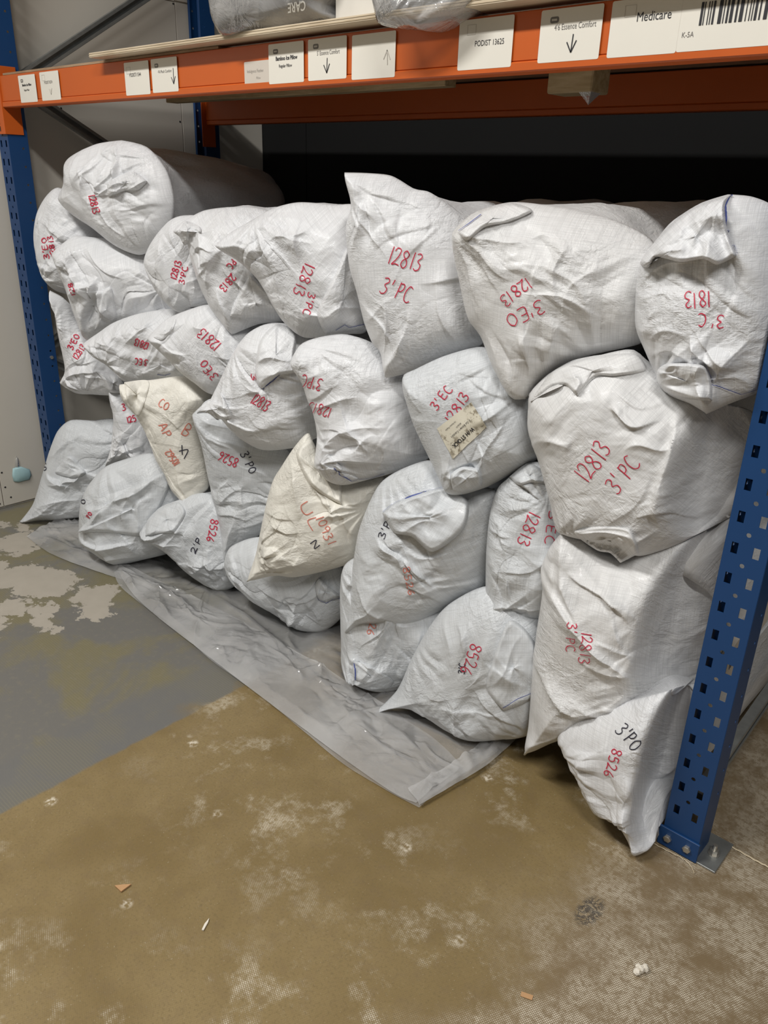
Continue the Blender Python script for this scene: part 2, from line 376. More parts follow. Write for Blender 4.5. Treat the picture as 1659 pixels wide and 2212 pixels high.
def channel(parent, a, b, w=0.045, d=0.026, name='brace'):
    """C channel between a and b lying in a y-z plane, open side facing +x"""
    mb = MB(); a, b = np.array(a, float), np.array(b, float); dd = (b - a) / np.linalg.norm(b - a)
    u = np.cross((1, 0, 0), dd)
    mb.beam(a, b, 0.003, w, up=u)
    for s in (-1, 1):
        o = u * s * w / 2 + np.array([d / 2, 0, 0])
        mb.beam(a + o, b + o, d, 0.003, up=u)
        o2 = u * s * (w / 2 - 0.006) + np.array([d, 0, 0])
        mb.beam(a + o2, b + o2, 0.003, 0.012, up=u)
    return mb.build(name, M['zinc'], parent)

fl_ = tag(empty('rack_frame', (0.024, 0, 0)), 'blue perforated rack frame with grey diagonal braces beside the pale wall', 'rack frame')
inv = Matrix.Translation((-0.024, 0, 0))
def adopt(o, p): o.parent = p; o.matrix_parent_inverse = Matrix.Translation(tuple(-Vector(p.location))); return o
o = adopt(upright(None, 0.0, 0.0, -1, 0, 41), fl_)
o = adopt(upright(None, 0.0, 1.135, 1, 0, 41), fl_)
xb_ = 0.012
for a, b in (((xb_, 0.06, 1.935), (xb_, 1.10, 2.58)), ((xb_, 0.06, 1.955), (xb_, 1.10, 1.38)), ((xb_, 0.06, 0.79), (xb_, 1.10, 1.36)), ((xb_, 0.05, 0.745), (xb_, 1.10, 0.14))):
    adopt(channel(None, a, b), fl_)
for z in (0.755, 1.95):
    mb = MB(); mb.cyl((0.0725, 0.062, z), (1, 0, 0), 0.009, 0.006, 6); adopt(mb.build('bolt', M['bolt']), fl_)

fr_ = tag(empty('rack_frame', (XR + 0.024, 0, 0)), 'blue perforated rack upright with bolted foot in front of the nearest sacks', 'rack frame')
adopt(upright(None, XR, 0.0, -1, 0, 41), fr_)
adopt(upright(None, XR, 1.135, 1, 0, 41), fr_)
for a, b in (((XR + 0.012, 0.06, 0.14), (XR + 0.012, 1.10, 0.285)), ((XR + 0.012, 0.06, 1.33), (XR + 0.012, 1.10, 0.70)), ((XR + 0.012, 0.06, 1.38), (XR + 0.012, 1.10, 2.0))):
    adopt(channel(None, a, b), fr_)
# foot: front plate with two hexagon bolts, base plate with anchor
mb = MB(); mb.box(XR - 0.030, XR + 0.0765, -0.008, -0.0015, 0.003, 0.062, 0.001); adopt(mb.build('foot_plate', M['blue']), fr_)
mb = MB(); mb.box(XR - 0.026, XR + 0.125, -0.004, 0.125, 0.0005, 0.006, 0.001); adopt(mb.build('base_plate', M['zinc']), fr_)
for xx in (XR - 0.004, XR + 0.048):
    mb = MB(); mb.cyl((xx, -0.008, 0.034), (0, -1, 0), 0.0105, 0.007, 6); mb.cyl((xx, -0.015, 0.034), (0, -1, 0), 0.009, 0.0015, 12, 0.007); adopt(mb.build('bolt', M['bolt']), fr_)
mb = MB(); mb.cyl((XR + 0.098, 0.055, 0.006), (0, 0, 1), 0.015, 0.003, 16); mb.cyl((XR + 0.098, 0.055, 0.009), (0, 0, 1), 0.0115, 0.012, 6); mb.cyl((XR + 0.098, 0.055, 0.021), (0, 0, 1), 0.006, 0.014, 10); adopt(mb.build('anchor_bolt', M['bolt']), fr_)

def rack_beam(label, yf, z0, face, lip):
    """face = -1: the stepped side looks to the aisle"""
    t = tag(empty('rack_beam', (0.08, yf, z0)), label, 'beam')
    def P(mb, nm, mat=M['orange']): return adopt(mb.build(nm, mat), t)
    s = 1 if face < 0 else -1
    mb = MB()
    y0, y1 = sorted((yf, yf + 0.05 * s))
    mb.box(0.079, XR - 0.028, y0, y1, z0 + 0.022, z0 + 0.120, 0.002); P(mb, 'beam_web')
    mb = MB(); y0, y1 = sorted((yf - 0.004 * s, yf + 0.05 * s)); mb.box(0.079, XR - 0.028, y0, y1, z0, z0 + 0.0215, 0.003); P(mb, 'beam_lip')
    for side in (0, 1):
        xs = 0.0735 if side == 0 else XR - 0.0285
        mb = MB(); y0, y1 = sorted((yf - 0.007 * s, yf + 0.075 * s)); mb.box(xs, xs + 0.0045, y0, y1, z0 - 0.104, z0 + 0.160, 0.001)
        xa, xb = (0.012, 0.0735) if side == 0 else (XR - 0.024, XR + 0.037)
        y0, y1 = sorted((yf - 0.007 * s, yf - 0.003 * s)); mb.box(xa, xb, y0, y1, z0 - 0.104, z0 + 0.160, 0.001)
        c = P(mb, 'beam_connector')
        for zz in (z0 - 0.082, z0 - 0.055, z0 - 0.02, z0 + 0.05, z0 + 0.1):
            xm = 0.03 if side == 0 else XR + 0.015
            y0, y1 = sorted((yf - 0.0078 * s, yf - 0.0072 * s))
            mb = MB(); mb.box(xm, xm + 0.008, y0, y1, zz - 0.010, zz + 0.010)
            h = mb.build('slot', M['dark']); h.parent = c
    return t
ZB = 1.8451
rack_beam('orange rack beam across the front carrying white label cards', -0.004, ZB, -1, True)
zrb = at(1000, 257, 1, 1.10)[2]
rack_beam('dark shaded orange rack beam at the back of the bay', 1.10, zrb, 1, True)

# shelf boards and battens
yb = -0.058
mb = MB(); mb.box(0.93, 3.36, yb, 0.62, 1.9755, 1.9905, 0.0008); sb_ = tag(mb.build('shelf_board', M['plyface']), 'pale plywood shelf board overhanging the front beam under the plastic bags', 'board')
mb = MB(); mb.box(0.9295, 3.3605, yb - 0.0012, yb, 1.979, 1.981); mb.box(0.9295, 3.3605, yb - 0.0012, yb, 1.986, 1.987); adopt(mb.build('ply_edge', M['ply']), sb_)
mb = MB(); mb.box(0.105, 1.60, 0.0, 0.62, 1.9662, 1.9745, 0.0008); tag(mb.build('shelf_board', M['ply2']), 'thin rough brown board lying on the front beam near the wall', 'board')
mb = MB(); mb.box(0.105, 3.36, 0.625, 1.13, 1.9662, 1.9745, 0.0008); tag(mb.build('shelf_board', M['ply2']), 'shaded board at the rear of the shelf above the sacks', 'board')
b0, b1 = at(465, 214, 1, 0.62), at(958, 190, 1, 0.62)
mb = MB(); mb.box(0.40, 2.02, 0.60, 0.66, 1.9, 1.965, 0.002); tag(mb.build('wood_batten', M['batten']), 'long wooden batten under the shelf in front of the rear beam', 'batten')
p0, p1 = at(1180, 202, 1, 0.50), at(1280, 168, 1, 0.50)
mb = MB(); mb.box(p0[0], p1[0], 0.50, 0.60, p0[2] - 0.001, 1.9745, 0.004); wbk = tag(mb.build('wood_block', M['batten']), 'short pale wooden block hanging under the shelf with a cobweb', 'wood block')
v = [(p1[0] - 0.04, 0.503, p0[2]), (p1[0] - 0.002, 0.503, p0[2]), (p1[0] - 0.002, 0.56, p0[2]), (p1[0] - 0.015, 0.52, p0[2] - 0.032)]
adopt(link('cobweb', v, [(0, 1, 3), (1, 2, 3), (2, 0, 3)], M['web']), wbk)

# ------------------------------------------------------------------ label cards on the beam
def text_mesh(txt, size, mat, parent, x, z, y, name='print', bold=0.0, narrow=1.0, rot180=False, align='LEFT'):
    cu = bpy.data.curves.new('t', 'FONT'); cu.body = txt; cu.size = size; cu.align_x = align; cu.offset = bold; cu.resolution_u = 3
    tmp = bpy.data.objects.new('t', cu); COL.objects.link(tmp)
    dg = bpy.context.evaluated_depsgraph_get(); me = bpy.data.meshes.new_from_object(tmp.evaluated_get(dg))
    bpy.data.objects.remove(tmp); bpy.data.curves.remove(cu)
    me.name = name; me.materials.clear(); me.materials.append(mat)
    sg = -1 if rot180 else 1
    me.transform(Matrix(((narrow * sg, 0, 0, x), (0, 0, -1, y), (0, sg, 0, z), (0, 0, 0, 1))))
    o = bpy.data.objects.new(name, me); COL.objects.link(o); adopt(o, parent); return o
YC = -0.0085
def rounded(x0, x1, z0, z1, r, y0, y1):
    pts = []
    for cx, cz, a0 in ((x1 - r, z1 - r, 0), (x0 + r, z1 - r, 90), (x0 + r, z0 + r, 180), (x1 - r, z0 + r, 270)):
        for k in range(4): a = math.radians(a0 + 30 * k); pts.append((cx + r * math.cos(a), cz + r * math.sin(a)))
    n = len(pts); v = [(p[0], y0, p[1]) for p in pts] + [(p[0], y1, p[1]) for p in pts]
    return v, [tuple(range(n))[::-1], tuple(range(n, 2 * n))] + [(i, (i + 1) % n, n + (i + 1) % n, n + i) for i in range(n)]
def arrow(parent, x, z0, z1, mat, up=False):
    mb = MB(); y = YC - 0.0008
    zt, zh = (z0, z1) if up else (z1, z0)
    sg = -1 if up else 1
    def seg(a, b, wd=0.0024): mb.beam((a[0], y, a[1]), (b[0], y, b[1]), wd, 0.0004, up=(0, 1, 0))
    seg((x + 0.002, zt), (x, zh)); seg((x - 0.012, zh + sg * 0.020), (x, zh)); seg((x + 0.011, zh + sg * 0.022), (x, zh))
    adopt(mb.build('drawn_arrow', mat), parent)
def card(q, label, mat='card', lines=(), logo=None, arr=None, ghost=None, dy=0.0, bars=None):
    pts = np.array([at(x, y, 1, YC) for x, y in q])
    x0, x1 = (pts[0, 0] + pts[3, 0]) / 2, (pts[1, 0] + pts[2, 0]) / 2
    z1, z0 = (pts[0, 2] + pts[1, 2]) / 2, (pts[2, 2] + pts[3, 2]) / 2
    W, H = x1 - x0, z1 - z0
    v, f = rounded(x0, x1, z0, z1, 0.004, YC + dy, YC + 0.0007 + dy)
    c = tag(link('label_card', v, f, M[mat]), label, 'label')
    yt = YC - 0.0006 + dy
    for (tx, u, vv, sz, ink, bold, nar) in lines:
        text_mesh(tx, sz, M[ink], c, x0 + u * W, z0 + vv * H, yt, 'print', bold, nar)
    if logo:
        lx, lz = x0 + logo[0] * W, z0 + logo[1] * H
        v, f = rounded(lx, lx + 0.021, lz, lz + 0.012, 0.004, yt, yt + 0.0004); lg = adopt(link('logo', v, f, M['greyink']), c)
        v, f = rounded(lx + 0.004, lx + 0.017, lz + 0.004, lz + 0.008, 0.001, yt - 0.0004, yt - 0.0001); adopt(link('logo_mark', v, f, M['faintink']), c)
    if ghost:
        gx, gz = x0 + ghost[0] * W, z0 + ghost[1] * H; mb = MB()
        for a, b in (((0, 0), (0.024, 0)), ((0.024, 0), (0.024, 0.02)), ((0.024, 0.02), (0, 0.02)), ((0, 0.02), (0, 0))):
            mb.beam((gx + a[0], yt, gz + a[1]), (gx + b[0], yt, gz + b[1]), 0.0007, 0.0003, up=(0, 1, 0))
        adopt(mb.build('faded_mark', M['faintink']), c)
    if arr: arrow(c, x0 + arr[0] * W, z0 + arr[1] * H, z0 + arr[2] * H, M[arr[3]], arr[4])
    if bars:
        rnd = random.Random(4); xx = x0 + bars[0] * W
        mb = MB()
        for wd, gp in ((5, 2), (2, 6), (2, 3), (2, 3), (4, 8), (7, 3), (2, 4), (4, 3), (6, 5), (4, 4), (7, 5), (2, 5), (2, 3), (2, 3), (5, 4), (3, 6), (7, 3), (2, 3), (4, 4), (2, 5), (6, 3), (2, 2)):
            k = 0.00095
            mb.box(xx, xx + wd * k, yt - 0.0002, yt, z0 + bars[1] * H, z0 + bars[2] * H); xx += (wd + gp) * k
        adopt(mb.build('barcode', M['ink']), c)
    return c
card([(40, 163), (76, 160), (80, 220), (44, 222)], 'white card nearest the wall reading Bamboo Ice Pillow', lines=[('Bamboo Ice Pillow', 0.20, 0.60, 0.0125, 'ink', 0.0004, 0.85), ('Regular Pillow', 0.28, 0.42, 0.010, 'ink', 0.0001, 0.8)], logo=(0.14, 0.74))
card([(86, 156), (126, 152), (131, 215), (90, 218)], 'small white card reading PODIST10574', lines=[('PODIST10574', 0.22, 0.58, 0.015, 'greyink', 0.0, 0.75)], ghost=(0.12, 0.7), arr=(0.52, 0.2, 0.38, 'faintink', False))
card([(268, 135), (320, 131), (325, 203), (272, 207)], 'white card reading PODIST11544 on the beam', lines=[('PODIST11544', 0.20, 0.56, 0.0165, 'ink', 0.0, 0.75)], ghost=(0.1, 0.66))
card([(326, 128), (381, 122), (386, 197), (330, 201)], 'white card reading 4\'6 Plush Comfort with a down arrow', lines=[('4\'6 Plush Comfort', 0.26, 0.57, 0.0125, 'greyink', 0.0, 0.85)], logo=(0.14, 0.74), arr=(0.84, 0.22, 0.68, 'ink', False))
card([(527, 134), (578, 129), (601, 182), (528, 189)], 'faded torn card half hidden behind the Bamboo Ice Pillow card', 'cardback', lines=[('Indulgence Feather', 0.10, 0.55, 0.0125, 'greyink', -0.0002, 0.8), ('Pillow', 0.42, 0.28, 0.010, 'greyink', -0.0002, 0.8)], dy=0.001)
card([(580, 97), (655, 87), (657, 177), (581, 182)], 'white card reading Bamboo Ice Pillow beside 5\' Essence Comfort card', lines=[('Bamboo Ice Pillow', 0.21, 0.58, 0.0145, 'ink', 0.0004, 0.85), ('Regular Pillow', 0.30, 0.40, 0.0115, 'ink', 0.0001, 0.85)], logo=(0.14, 0.75))
card([(664, 87), (748, 75), (749, 168), (667, 176)], 'white card reading 5\' Essence Comfort with a down arrow', lines=[('5\' Essence Comfort', 0.24, 0.60, 0.0155, 'greyink', 0.0, 0.72)], logo=(0.14, 0.76), arr=(0.50, 0.16, 0.52, 'ink', False))
card([(760, 77), (855, 65), (853, 166), (760, 173)], 'blank white card with a faded up arrow', arr=(0.82, 0.28, 0.60, 'faintink', True))
card([(993, 46), (1111, 30), (1104, 145), (988, 152)], 'white card reading PODIST 13625', lines=[('PODIST 13625', 0.31, 0.46, 0.0165, 'ink', 0.0, 0.82)], ghost=(0.16, 0.70))
card([(1170, 23), (1305, 7), (1293, 127), (1161, 137)], 'white card reading 4\'6 Essence Comfort with a down arrow', lines=[('4\'6 Essence Comfort', 0.24, 0.60, 0.0165, 'greyink', 0.0, 0.72)], logo=(0.16, 0.74), arr=(0.55, 0.16, 0.50, 'ink', False))
card([(1323, 3), (1474, -15), (1463, 114), (1311, 126)], 'white card reading Medicare beside the barcode', lines=[('Medicare', 0.38, 0.60, 0.0235, 'ink', 0.0, 0.85)], ghost=(0.20, 0.70))
card([(1474, -16), (1760, -52), (1752, 92), (1464, 112)], 'wide white barcode card reading K-5A at the right end', lines=[('K-5A', 0.03, 0.24, 0.0135, 'greyink', 0.0, 0.85)], bars=(0.16, 0.42, 0.80))

# ------------------------------------------------------------------ sacks
def h2(i, j, seed):
    x = np.sin(i * 127.1 + j * 311.7 + seed * 74.7) * 43758.5453
    return (x - np.floor(x)) * 2 - 1
def tri_noise(u, v, seed):
    """piecewise linear noise: flat facets meeting in sharp creases"""
    i, j = np.floor(u), np.floor(v); fu, fv = u - i, v - j
    a, b, c, d = h2(i, j, seed), h2(i + 1, j, seed), h2(i, j + 1, seed), h2(i + 1, j + 1, seed)
    return np.where(fu + fv < 1, a + (b - a) * fu + (c - a) * fv, d + (c - d) * (1 - fu) + (b - d) * (1 - fv))
def val_noise(u, v, seed):
    i, j = np.floor(u), np.floor(v); fu, fv = u - i, v - j
    fu = fu * fu * (3 - 2 * fu); fv = fv * fv * (3 - 2 * fv)
    a, b, c, d = h2(i, j, seed), h2(i + 1, j, seed), h2(i, j + 1, seed), h2(i + 1, j + 1, seed)
    return (a * (1 - fu) + b * fu) * (1 - fv) + (c * (1 - fu) + d * fu) * fv
def crumple(u, v, seed, stretch=1.7):
    r = random.Random(seed * 7 + 1); out = np.zeros_like(u)
    wu = u + 0.035 * val_noise(u * 9, v * 9, seed + 1); wv = v + 0.035 * val_noise(u * 9, v * 9, seed + 2)
    th = r.uniform(0, math.pi)
    mask = np.clip(0.55 + 0.9 * val_noise(u * 6, v * 6, seed + 5), 0.12, 1.35)
    for k, (L, A) in enumerate(((0.15, 0.022), (0.075, 0.0135), (0.038, 0.0078), (0.019, 0.0036), (0.0105, 0.0015))):
        t = th + r.uniform(-0.6, 0.6); c, s = math.cos(t), math.sin(t)
        p, q = (wu * c + wv * s) / (L * stretch), (-wu * s + wv * c) / L
        out += A * tri_noise(p + seed * 1.37, q + seed * 2.11, seed + k) * (mask if k > 0 else 1)
    return out
def fold(u, v, a, b, amp, wd, one=0):
    """a crease from a to b; one = +-1 makes it a lapped fold, steep on one side"""
    a, b = np.asarray(a), np.asarray(b); d = b - a; L = np.hypot(*d) + 1e-9; d = d / L
    du, dv = u - a[0], v - a[1]; s = (du * d[0] + dv * d[1]) / L; e = -du * d[1] + dv * d[0]
    e = e + 0.012 * np.sin(s * 5.0 + a[0] * 40)
    along = np.clip(s + 0.12, 0, 1) * 0 + np.clip(np.minimum((s + 0.08) / 0.25, (1.08 - s) / 0.35), 0, 1)
    if one == 0: pr = np.exp(-np.abs(e) / wd)
    else: pr = np.where(e * one > 0, np.clip(1 - np.abs(e) / (wd * 3.2), 0, 1), np.exp(-np.abs(e) / (wd * 0.30)))
    return amp * pr * along
def resample(pts, n):
    """closed outline -> n points by arc length; third item 1 = sharp corner"""
    P = np.array([p[:2] for p in pts], float); sh = [len(p) > 2 and p[2] == 1 for p in pts]; K = len(P); out = []
    for i in range(K):
        p0, p1, p2, p3 = P[i - 1], P[i], P[(i + 1) % K], P[(i + 2) % K]
        m1 = (p2 - p0) * 0.42 * (0 if sh[i] else 1); m2 = (p3 - p1) * 0.42 * (0 if sh[(i + 1) % K] else 1)
        for k in range(16):
            t = k / 16
            out.append((2 * t**3 - 3 * t**2 + 1) * p1 + (t**3 - 2 * t**2 + t) * m1 + (-2 * t**3 + 3 * t**2) * p2 + (t**3 - t**2) * m2)
    out = np.array(out + [out[0]]); s = np.concatenate([[0], np.cumsum(np.hypot(*np.diff(out, axis=0).T))])
    q = np.linspace(0, s[-1], n, endpoint=False)
    return np.stack([np.interp(q, s, out[:, 0]), np.interp(q, s, out[:, 1])], 1)
def seg_dist(U, V, loop):
    d = np.full(U.shape, 9.0)
    for i in range(len(loop)):
        a, b = loop[i], loop[(i + 1) % len(loop)]; e = b - a; L2 = e @ e + 1e-12
        t = np.clip(((U - a[0]) * e[0] + (V - a[1]) * e[1]) / L2, 0, 1)
        d = np.minimum(d, np.hypot(U - a[0] - t * e[0], V - a[1] - t * e[1]))
    return d
def disk(loop, M_):
    """rings shrinking from the outline to its middle, relaxed so they never cross"""
    N = len(loop); x, y = loop[:, 0], loop[:, 1]; xs, ys = np.roll(x, -1), np.roll(y, -1); cr = x * ys - xs * y
    A = cr.sum() / 2; c = np.array([((x + xs) * cr).sum(), ((y + ys) * cr).sum()]) / (6 * A)
    rr = np.linspace(0, 1, M_ + 1)[1:]
    G = c + (loop[None] - c) * rr[:, None, None]
    for _ in range(40):
        inner = np.concatenate([G[:1] * 0 + G[0].mean(0), G[:-1]])[:-1]
        H = G.copy()
        H[:-1] = 0.25 * (inner + G[1:] + np.roll(G, 1, 1)[:-1] + np.roll(G, -1, 1)[:-1])
        w_ = (rr[:-1, None, None]) ** 1.5 * 0.5
        G[:-1] = G[:-1] * (1 - w_) + H[:-1] * w_
    return c, abs(A), rr, G
def set_uv(me, uv):
    li = np.empty(len(me.loops), np.int32); me.loops.foreach_get('vertex_index', li)
    lay = me.uv_layers.new(name='UVMap'); lay.data.foreach_set('uv', np.asarray(uv, np.float32)[li].ravel())

class Sack: pass
SK = {}
def ring_faces(R_, N):
    f = []
    for k in range(R_ - 1):
        a, b = k * N, (k + 1) * N
        f += [(a + i, a + (i + 1) % N, b + (i + 1) % N, b + i) for i in range(N)]
    return f

def sack(key, outline, label, Y=0.06, anchor=None, k=0.5, H=0.12, mat='w', folds=(), amp=1.0, N=290, MR=92, yend=1.06, rb=None, back=None, tip=0.035, recess=None, lean=0.0, group='white woven sacks stacked in the bay'):
    seed = sum(ord(c) * (i + 3) for i, c in enumerate(key)) % 97
    rnd = random.Random(seed)
    pc = np.mean([p[:2] for p in outline], 0)
    p0 = at(anchor[0], anchor[1], 2, 0.004) if anchor else at(pc[0], pc[1], 1, Y)
    th = math.atan2(CAM[0] - p0[0], p0[1] - CAM[1]); ph = th * k
    n = np.array([math.sin(ph), -math.cos(ph), 0]); e1 = np.array([math.cos(ph), math.sin(ph), 0]); e2 = np.array([0, 0, 1.0])
    if lean: n = n * math.cos(lean) + e2 * math.sin(lean); e2 = np.cross(n, -e1) if np.cross(n, -e1)[2] > 0 else np.cross(n, e1)
    def uvof(x, y): q = on_plane(x, y, p0, n) - p0; return np.array([q @ e1, q @ e2])
    raw = [(*uvof(*p[:2]), *(p[2:])) for p in outline]
    loop = resample(raw, N)
    c, A, rr, G = disk(loop, MR)
    U, V = G[..., 0], G[..., 1]
    coarse = loop[::3]
    d = seg_dist(U, V, coarse); D = max(d.max(), 1e-3); rad = math.sqrt(A / math.pi)
    dn = np.clip(d / (0.9 * D), 0, 1)
    hd = (1 - (1 - dn) ** 2.4) ** 0.7; hr = (1 - rr ** 3.0)[:, None] ** 0.6
    h = 0.82 * H * (0.66 * hd + 0.34 * hr)
    h = h * (1 + 0.10 * val_noise(U * 5, V * 5, seed))
    env = np.clip(dn * 2.2, 0.5 if recess else 0.14, 1)
    disp = crumple(U, V, seed) * amp
    tips = [np.array(raw[i][:2]) for i in range(len(raw)) if len(raw[i]) > 2 and raw[i][2] == 1]
    for t in tips:
        for q in range(4):
            a = math.atan2(*(c - t)[::-1]) + rnd.uniform(-0.62, 0.62); L = rnd.uniform(0.10, 0.26)
            s = t + np.array([math.cos(a), math.sin(a)]) * 0.015
            disp += fold(U, V, s, s + np.array([math.cos(a), math.sin(a)]) * L, rnd.choice((0.013, 0.010, -0.009)) * amp, rnd.uniform(0.008, 0.014), rnd.choice((0, 1, -1)))
    # pleats gathered towards a tucked point near the edge
    for g in range(3):
        ga = rnd.uniform(0, 6.28); gp = c + np.array([math.cos(ga), math.sin(ga)]) * rad * rnd.uniform(0.95, 1.25)
        pr = np.hypot(U - gp[0], V - gp[1]); pa = np.arctan2(V - gp[1], U - gp[0]); pa = (pa - math.atan2(*(c - gp)[::-1]) + math.pi) % (2 * math.pi)
        pa = pa * rnd.uniform(1.5, 2.3) + rnd.uniform(0, 6) + 0.55 * val_noise(U * 9, V * 9, seed + g)
        fr = pa - np.floor(pa); lop = rnd.uniform(0.2, 0.8); pl_ = np.where(fr < lop, fr / lop, (1 - fr) / (1 - lop)) - 0.5
        ampl = 0.5 + 0.5 * h2(np.floor(pa), 0 * pa + g, seed)
        disp += 0.024 * amp * pl_ * ampl * np.clip(pr / 0.06, 0, 1) * np.exp(-(pr / rnd.uniform(0.14, 0.24)) ** 2)
    # lapped creases: a gentle slope that drops off sharply on one side
    for q in range(8):
        a = rnd.uniform(0, 6.28); rr_ = rnd.uniform(0.1, 0.85) * rad; s = c + np.array([math.cos(a), math.sin(a)]) * rr_
        a2 = rnd.uniform(0, 6.28); L = rnd.uniform(0.10, 0.24); sd = rnd.choice((1, -1))
        dv = np.array([math.cos(a2), math.sin(a2)])
        disp += fold(U, V, s - dv * L / 2, s + dv * L / 2, rnd.choice((0.010, 0.012, -0.009)) * amp, rnd.uniform(0.011, 0.018), sd)
    for fo in folds:
        (x0, y0, x1, y1, am, wd) = fo[:6]
        disp += fold(U, V, uvof(x0, y0), uvof(x1, y1), am, wd, fo[6] if len(fo) > 6 else 0)
    for t in tips:
        dt = np.hypot(U - t[0], V - t[1]); h = h + tip * np.exp(-(dt / 0.07) ** 2)
    calm = np.ones_like(U)
    for wr in WRITING:
        if wr[0] == key:
            a_, b_ = uvof(wr[2], wr[3]), uvof(wr[4], wr[5]); hh = np.linalg.norm(uvof(wr[2], wr[3] + wr[6]) - a_)
            calm = calm * (1 - 0.75 * np.exp(-(seg_dist(U, V, [a_, b_]) / (hh * 1.0 + 0.012)) ** 2))
    if key == 'B15': calm = calm * (1 - 0.85 * np.exp(-(seg_dist(U, V, [uvof(975, 950), uvof(1020, 905)]) / 0.07) ** 2))
    disp = disp * env * calm
    P = p0 + U[..., None] * e1 + V[..., None] * e2 + h[..., None] * n
    # sacks beside the right-hand frame turn back so that they pass behind its front face
    if recess:
        xa, xw, yr = recess
        for _ in range(3):
            q = np.clip((P[..., 0] - xa) / xw, 0, 1); yt = -0.34 + (0.34 + yr * np.clip(P[..., 2] / 0.13, 0, 1)) * q * q * (3 - 2 * q)
            dd = P[..., 1] - yt; yn = yt + 0.5 * (dd + np.sqrt(dd * dd + 0.0012))
            dv = P - CAM; t = np.where(q > 0, (yn - CAM[1]) / dv[..., 1], 1.0); t = 1 + (np.maximum(t, 1.0) - 1) * np.clip(q * 2.5, 0, 1) ** 2 * (lambda g: g * g * (3 - 2 * g))(np.clip((P[..., 2] - 0.02) / 0.26, 0, 1))
            P = CAM + dv * t[..., None]
    P = P + disp[..., None] * n
    if P[..., 0].max() > 3.3: P[..., 0] = np.where(P[..., 1] > -0.03, np.minimum(P[..., 0], 3.364), P[..., 0])
    cen = P[0].mean(0) + n * 0.002
    rim = P[-1]; c0 = p0 + c[0] * e1 + c[1] * e2
    # the body of the sack runs back into the bay
    r_b = rb if rb else min(0.205, rad * 0.82)
    cb = np.array(back) if back is not None else np.array([c0[0] + 0.02, yend, max(c0[2], r_b + 0.01)])
    off = rim - c0; ang = np.arctan2(off[:, 2], off[:, 0] + 1e-9)
    wrk = 1 + 0.05 * np.sin(ang * 3 + seed) + 0.03 * np.sin(ang * 7 + seed * 2)
    circ = np.stack([np.cos(ang) * r_b * wrk, 0 * ang, np.sin(ang) * r_b * wrk], 1)
    exc = np.clip(np.hypot(off[:, 0], off[:, 2]) / r_b - 1.0, 0, 3)[:, None]
    rings = []; NB = 22; uvb = []
    dirv = loop - c; dirv = dirv / (np.linalg.norm(dirv, axis=1)[:, None] + 1e-9)
    for q in range(1, NB + 1):
        t = (q / NB) ** 1.35; Ld = t * (cb[1] - c0[1])
        w_ = 1 - np.exp(-Ld / (0.16 / (1 + 5 * exc)))
        cc = c0 * (1 - t) + cb * t
        o_ = off * (1 - w_) + circ * w_
        o_[:, 1] = off[:, 1] * (1 - w_[:, 0]) * (1 - t)
        sh_ = 1.0 if t < 0.9 else math.sqrt(max(0.0, 1 - ((t - 0.9) / 0.1) ** 2)) * 0.45 + 0.55
        a_ = np.linspace(0, 2 * math.pi, N, endpoint=False)
        cw = crumple(ang * r_b + seed, np.full(N, Ld) + seed * 0.3, seed + 9) * 0.55 * min(1, Ld / 0.06)
        rdir = o_ / (np.linalg.norm(o_, axis=1)[:, None] + 1e-9)
        rg = cc + o_ * sh_ + rdir * cw[:, None]; rg[:, 0] = np.minimum(rg[:, 0], 3.366); rings.append(rg); uvb.append(loop + dirv * Ld)
    verts = np.concatenate([cen[None], P.reshape(-1, 3), np.concatenate(rings), cb[None] + [0, 0.01, 0]])
    verts[:, 2] = np.maximum(verts[:, 2], 0.005 + 0.004 * np.abs(np.sin(np.arange(len(verts)) * 0.37)))
    uv = np.concatenate([c[None], G.reshape(-1, 2), np.concatenate(uvb), c[None]])
    rot = rnd.uniform(-0.7, 0.7); R2 = np.array([[math.cos(rot), -math.sin(rot)], [math.sin(rot), math.cos(rot)]]); uv = uv @ R2 + seed * 0.61
    ccw = ((loop[:, 0] * np.roll(loop[:, 1], -1) - np.roll(loop[:, 0], -1) * loop[:, 1]).sum() > 0)
    faces = [(0, 1 + i, 1 + (i + 1) % N) for i in range(N)]
    rf = ring_faces(MR + NB, N)
    faces += [tuple(1 + j for j in (f[0], f[3], f[2], f[1])) for f in rf]
    last = 1 + (MR + NB - 1) * N; e = len(verts) - 1
    faces += [(e, last + (i + 1) % N, last + i) for i in range(N)]
    if not ccw: faces = [f[::-1] for f in faces]
    o = link('woven_sack', verts, faces, SACK[mat], None, True); set_uv(o.data, uv)
    tag(o, label, 'sack', group)
    s = Sack(); s.o = o; s.n = n; s.p0 = p0; s.mat = mat; s.seed = seed; s.uvof = uvof
    s.trees = [BVHTree.FromPolygons([Vector(v) for v in verts], faces)]
    SK[key] = s
    return s

def cast(s, x, y, first=False):
    d = Vector(ray(x, y)).normalized(); best = None
    for t in (s.trees[:1] if first else s.trees):
        h = t.ray_cast(Vector(CAM), d)
        if h[0] is not None and (best is None or h[3] < best[3]): best = h
    return best

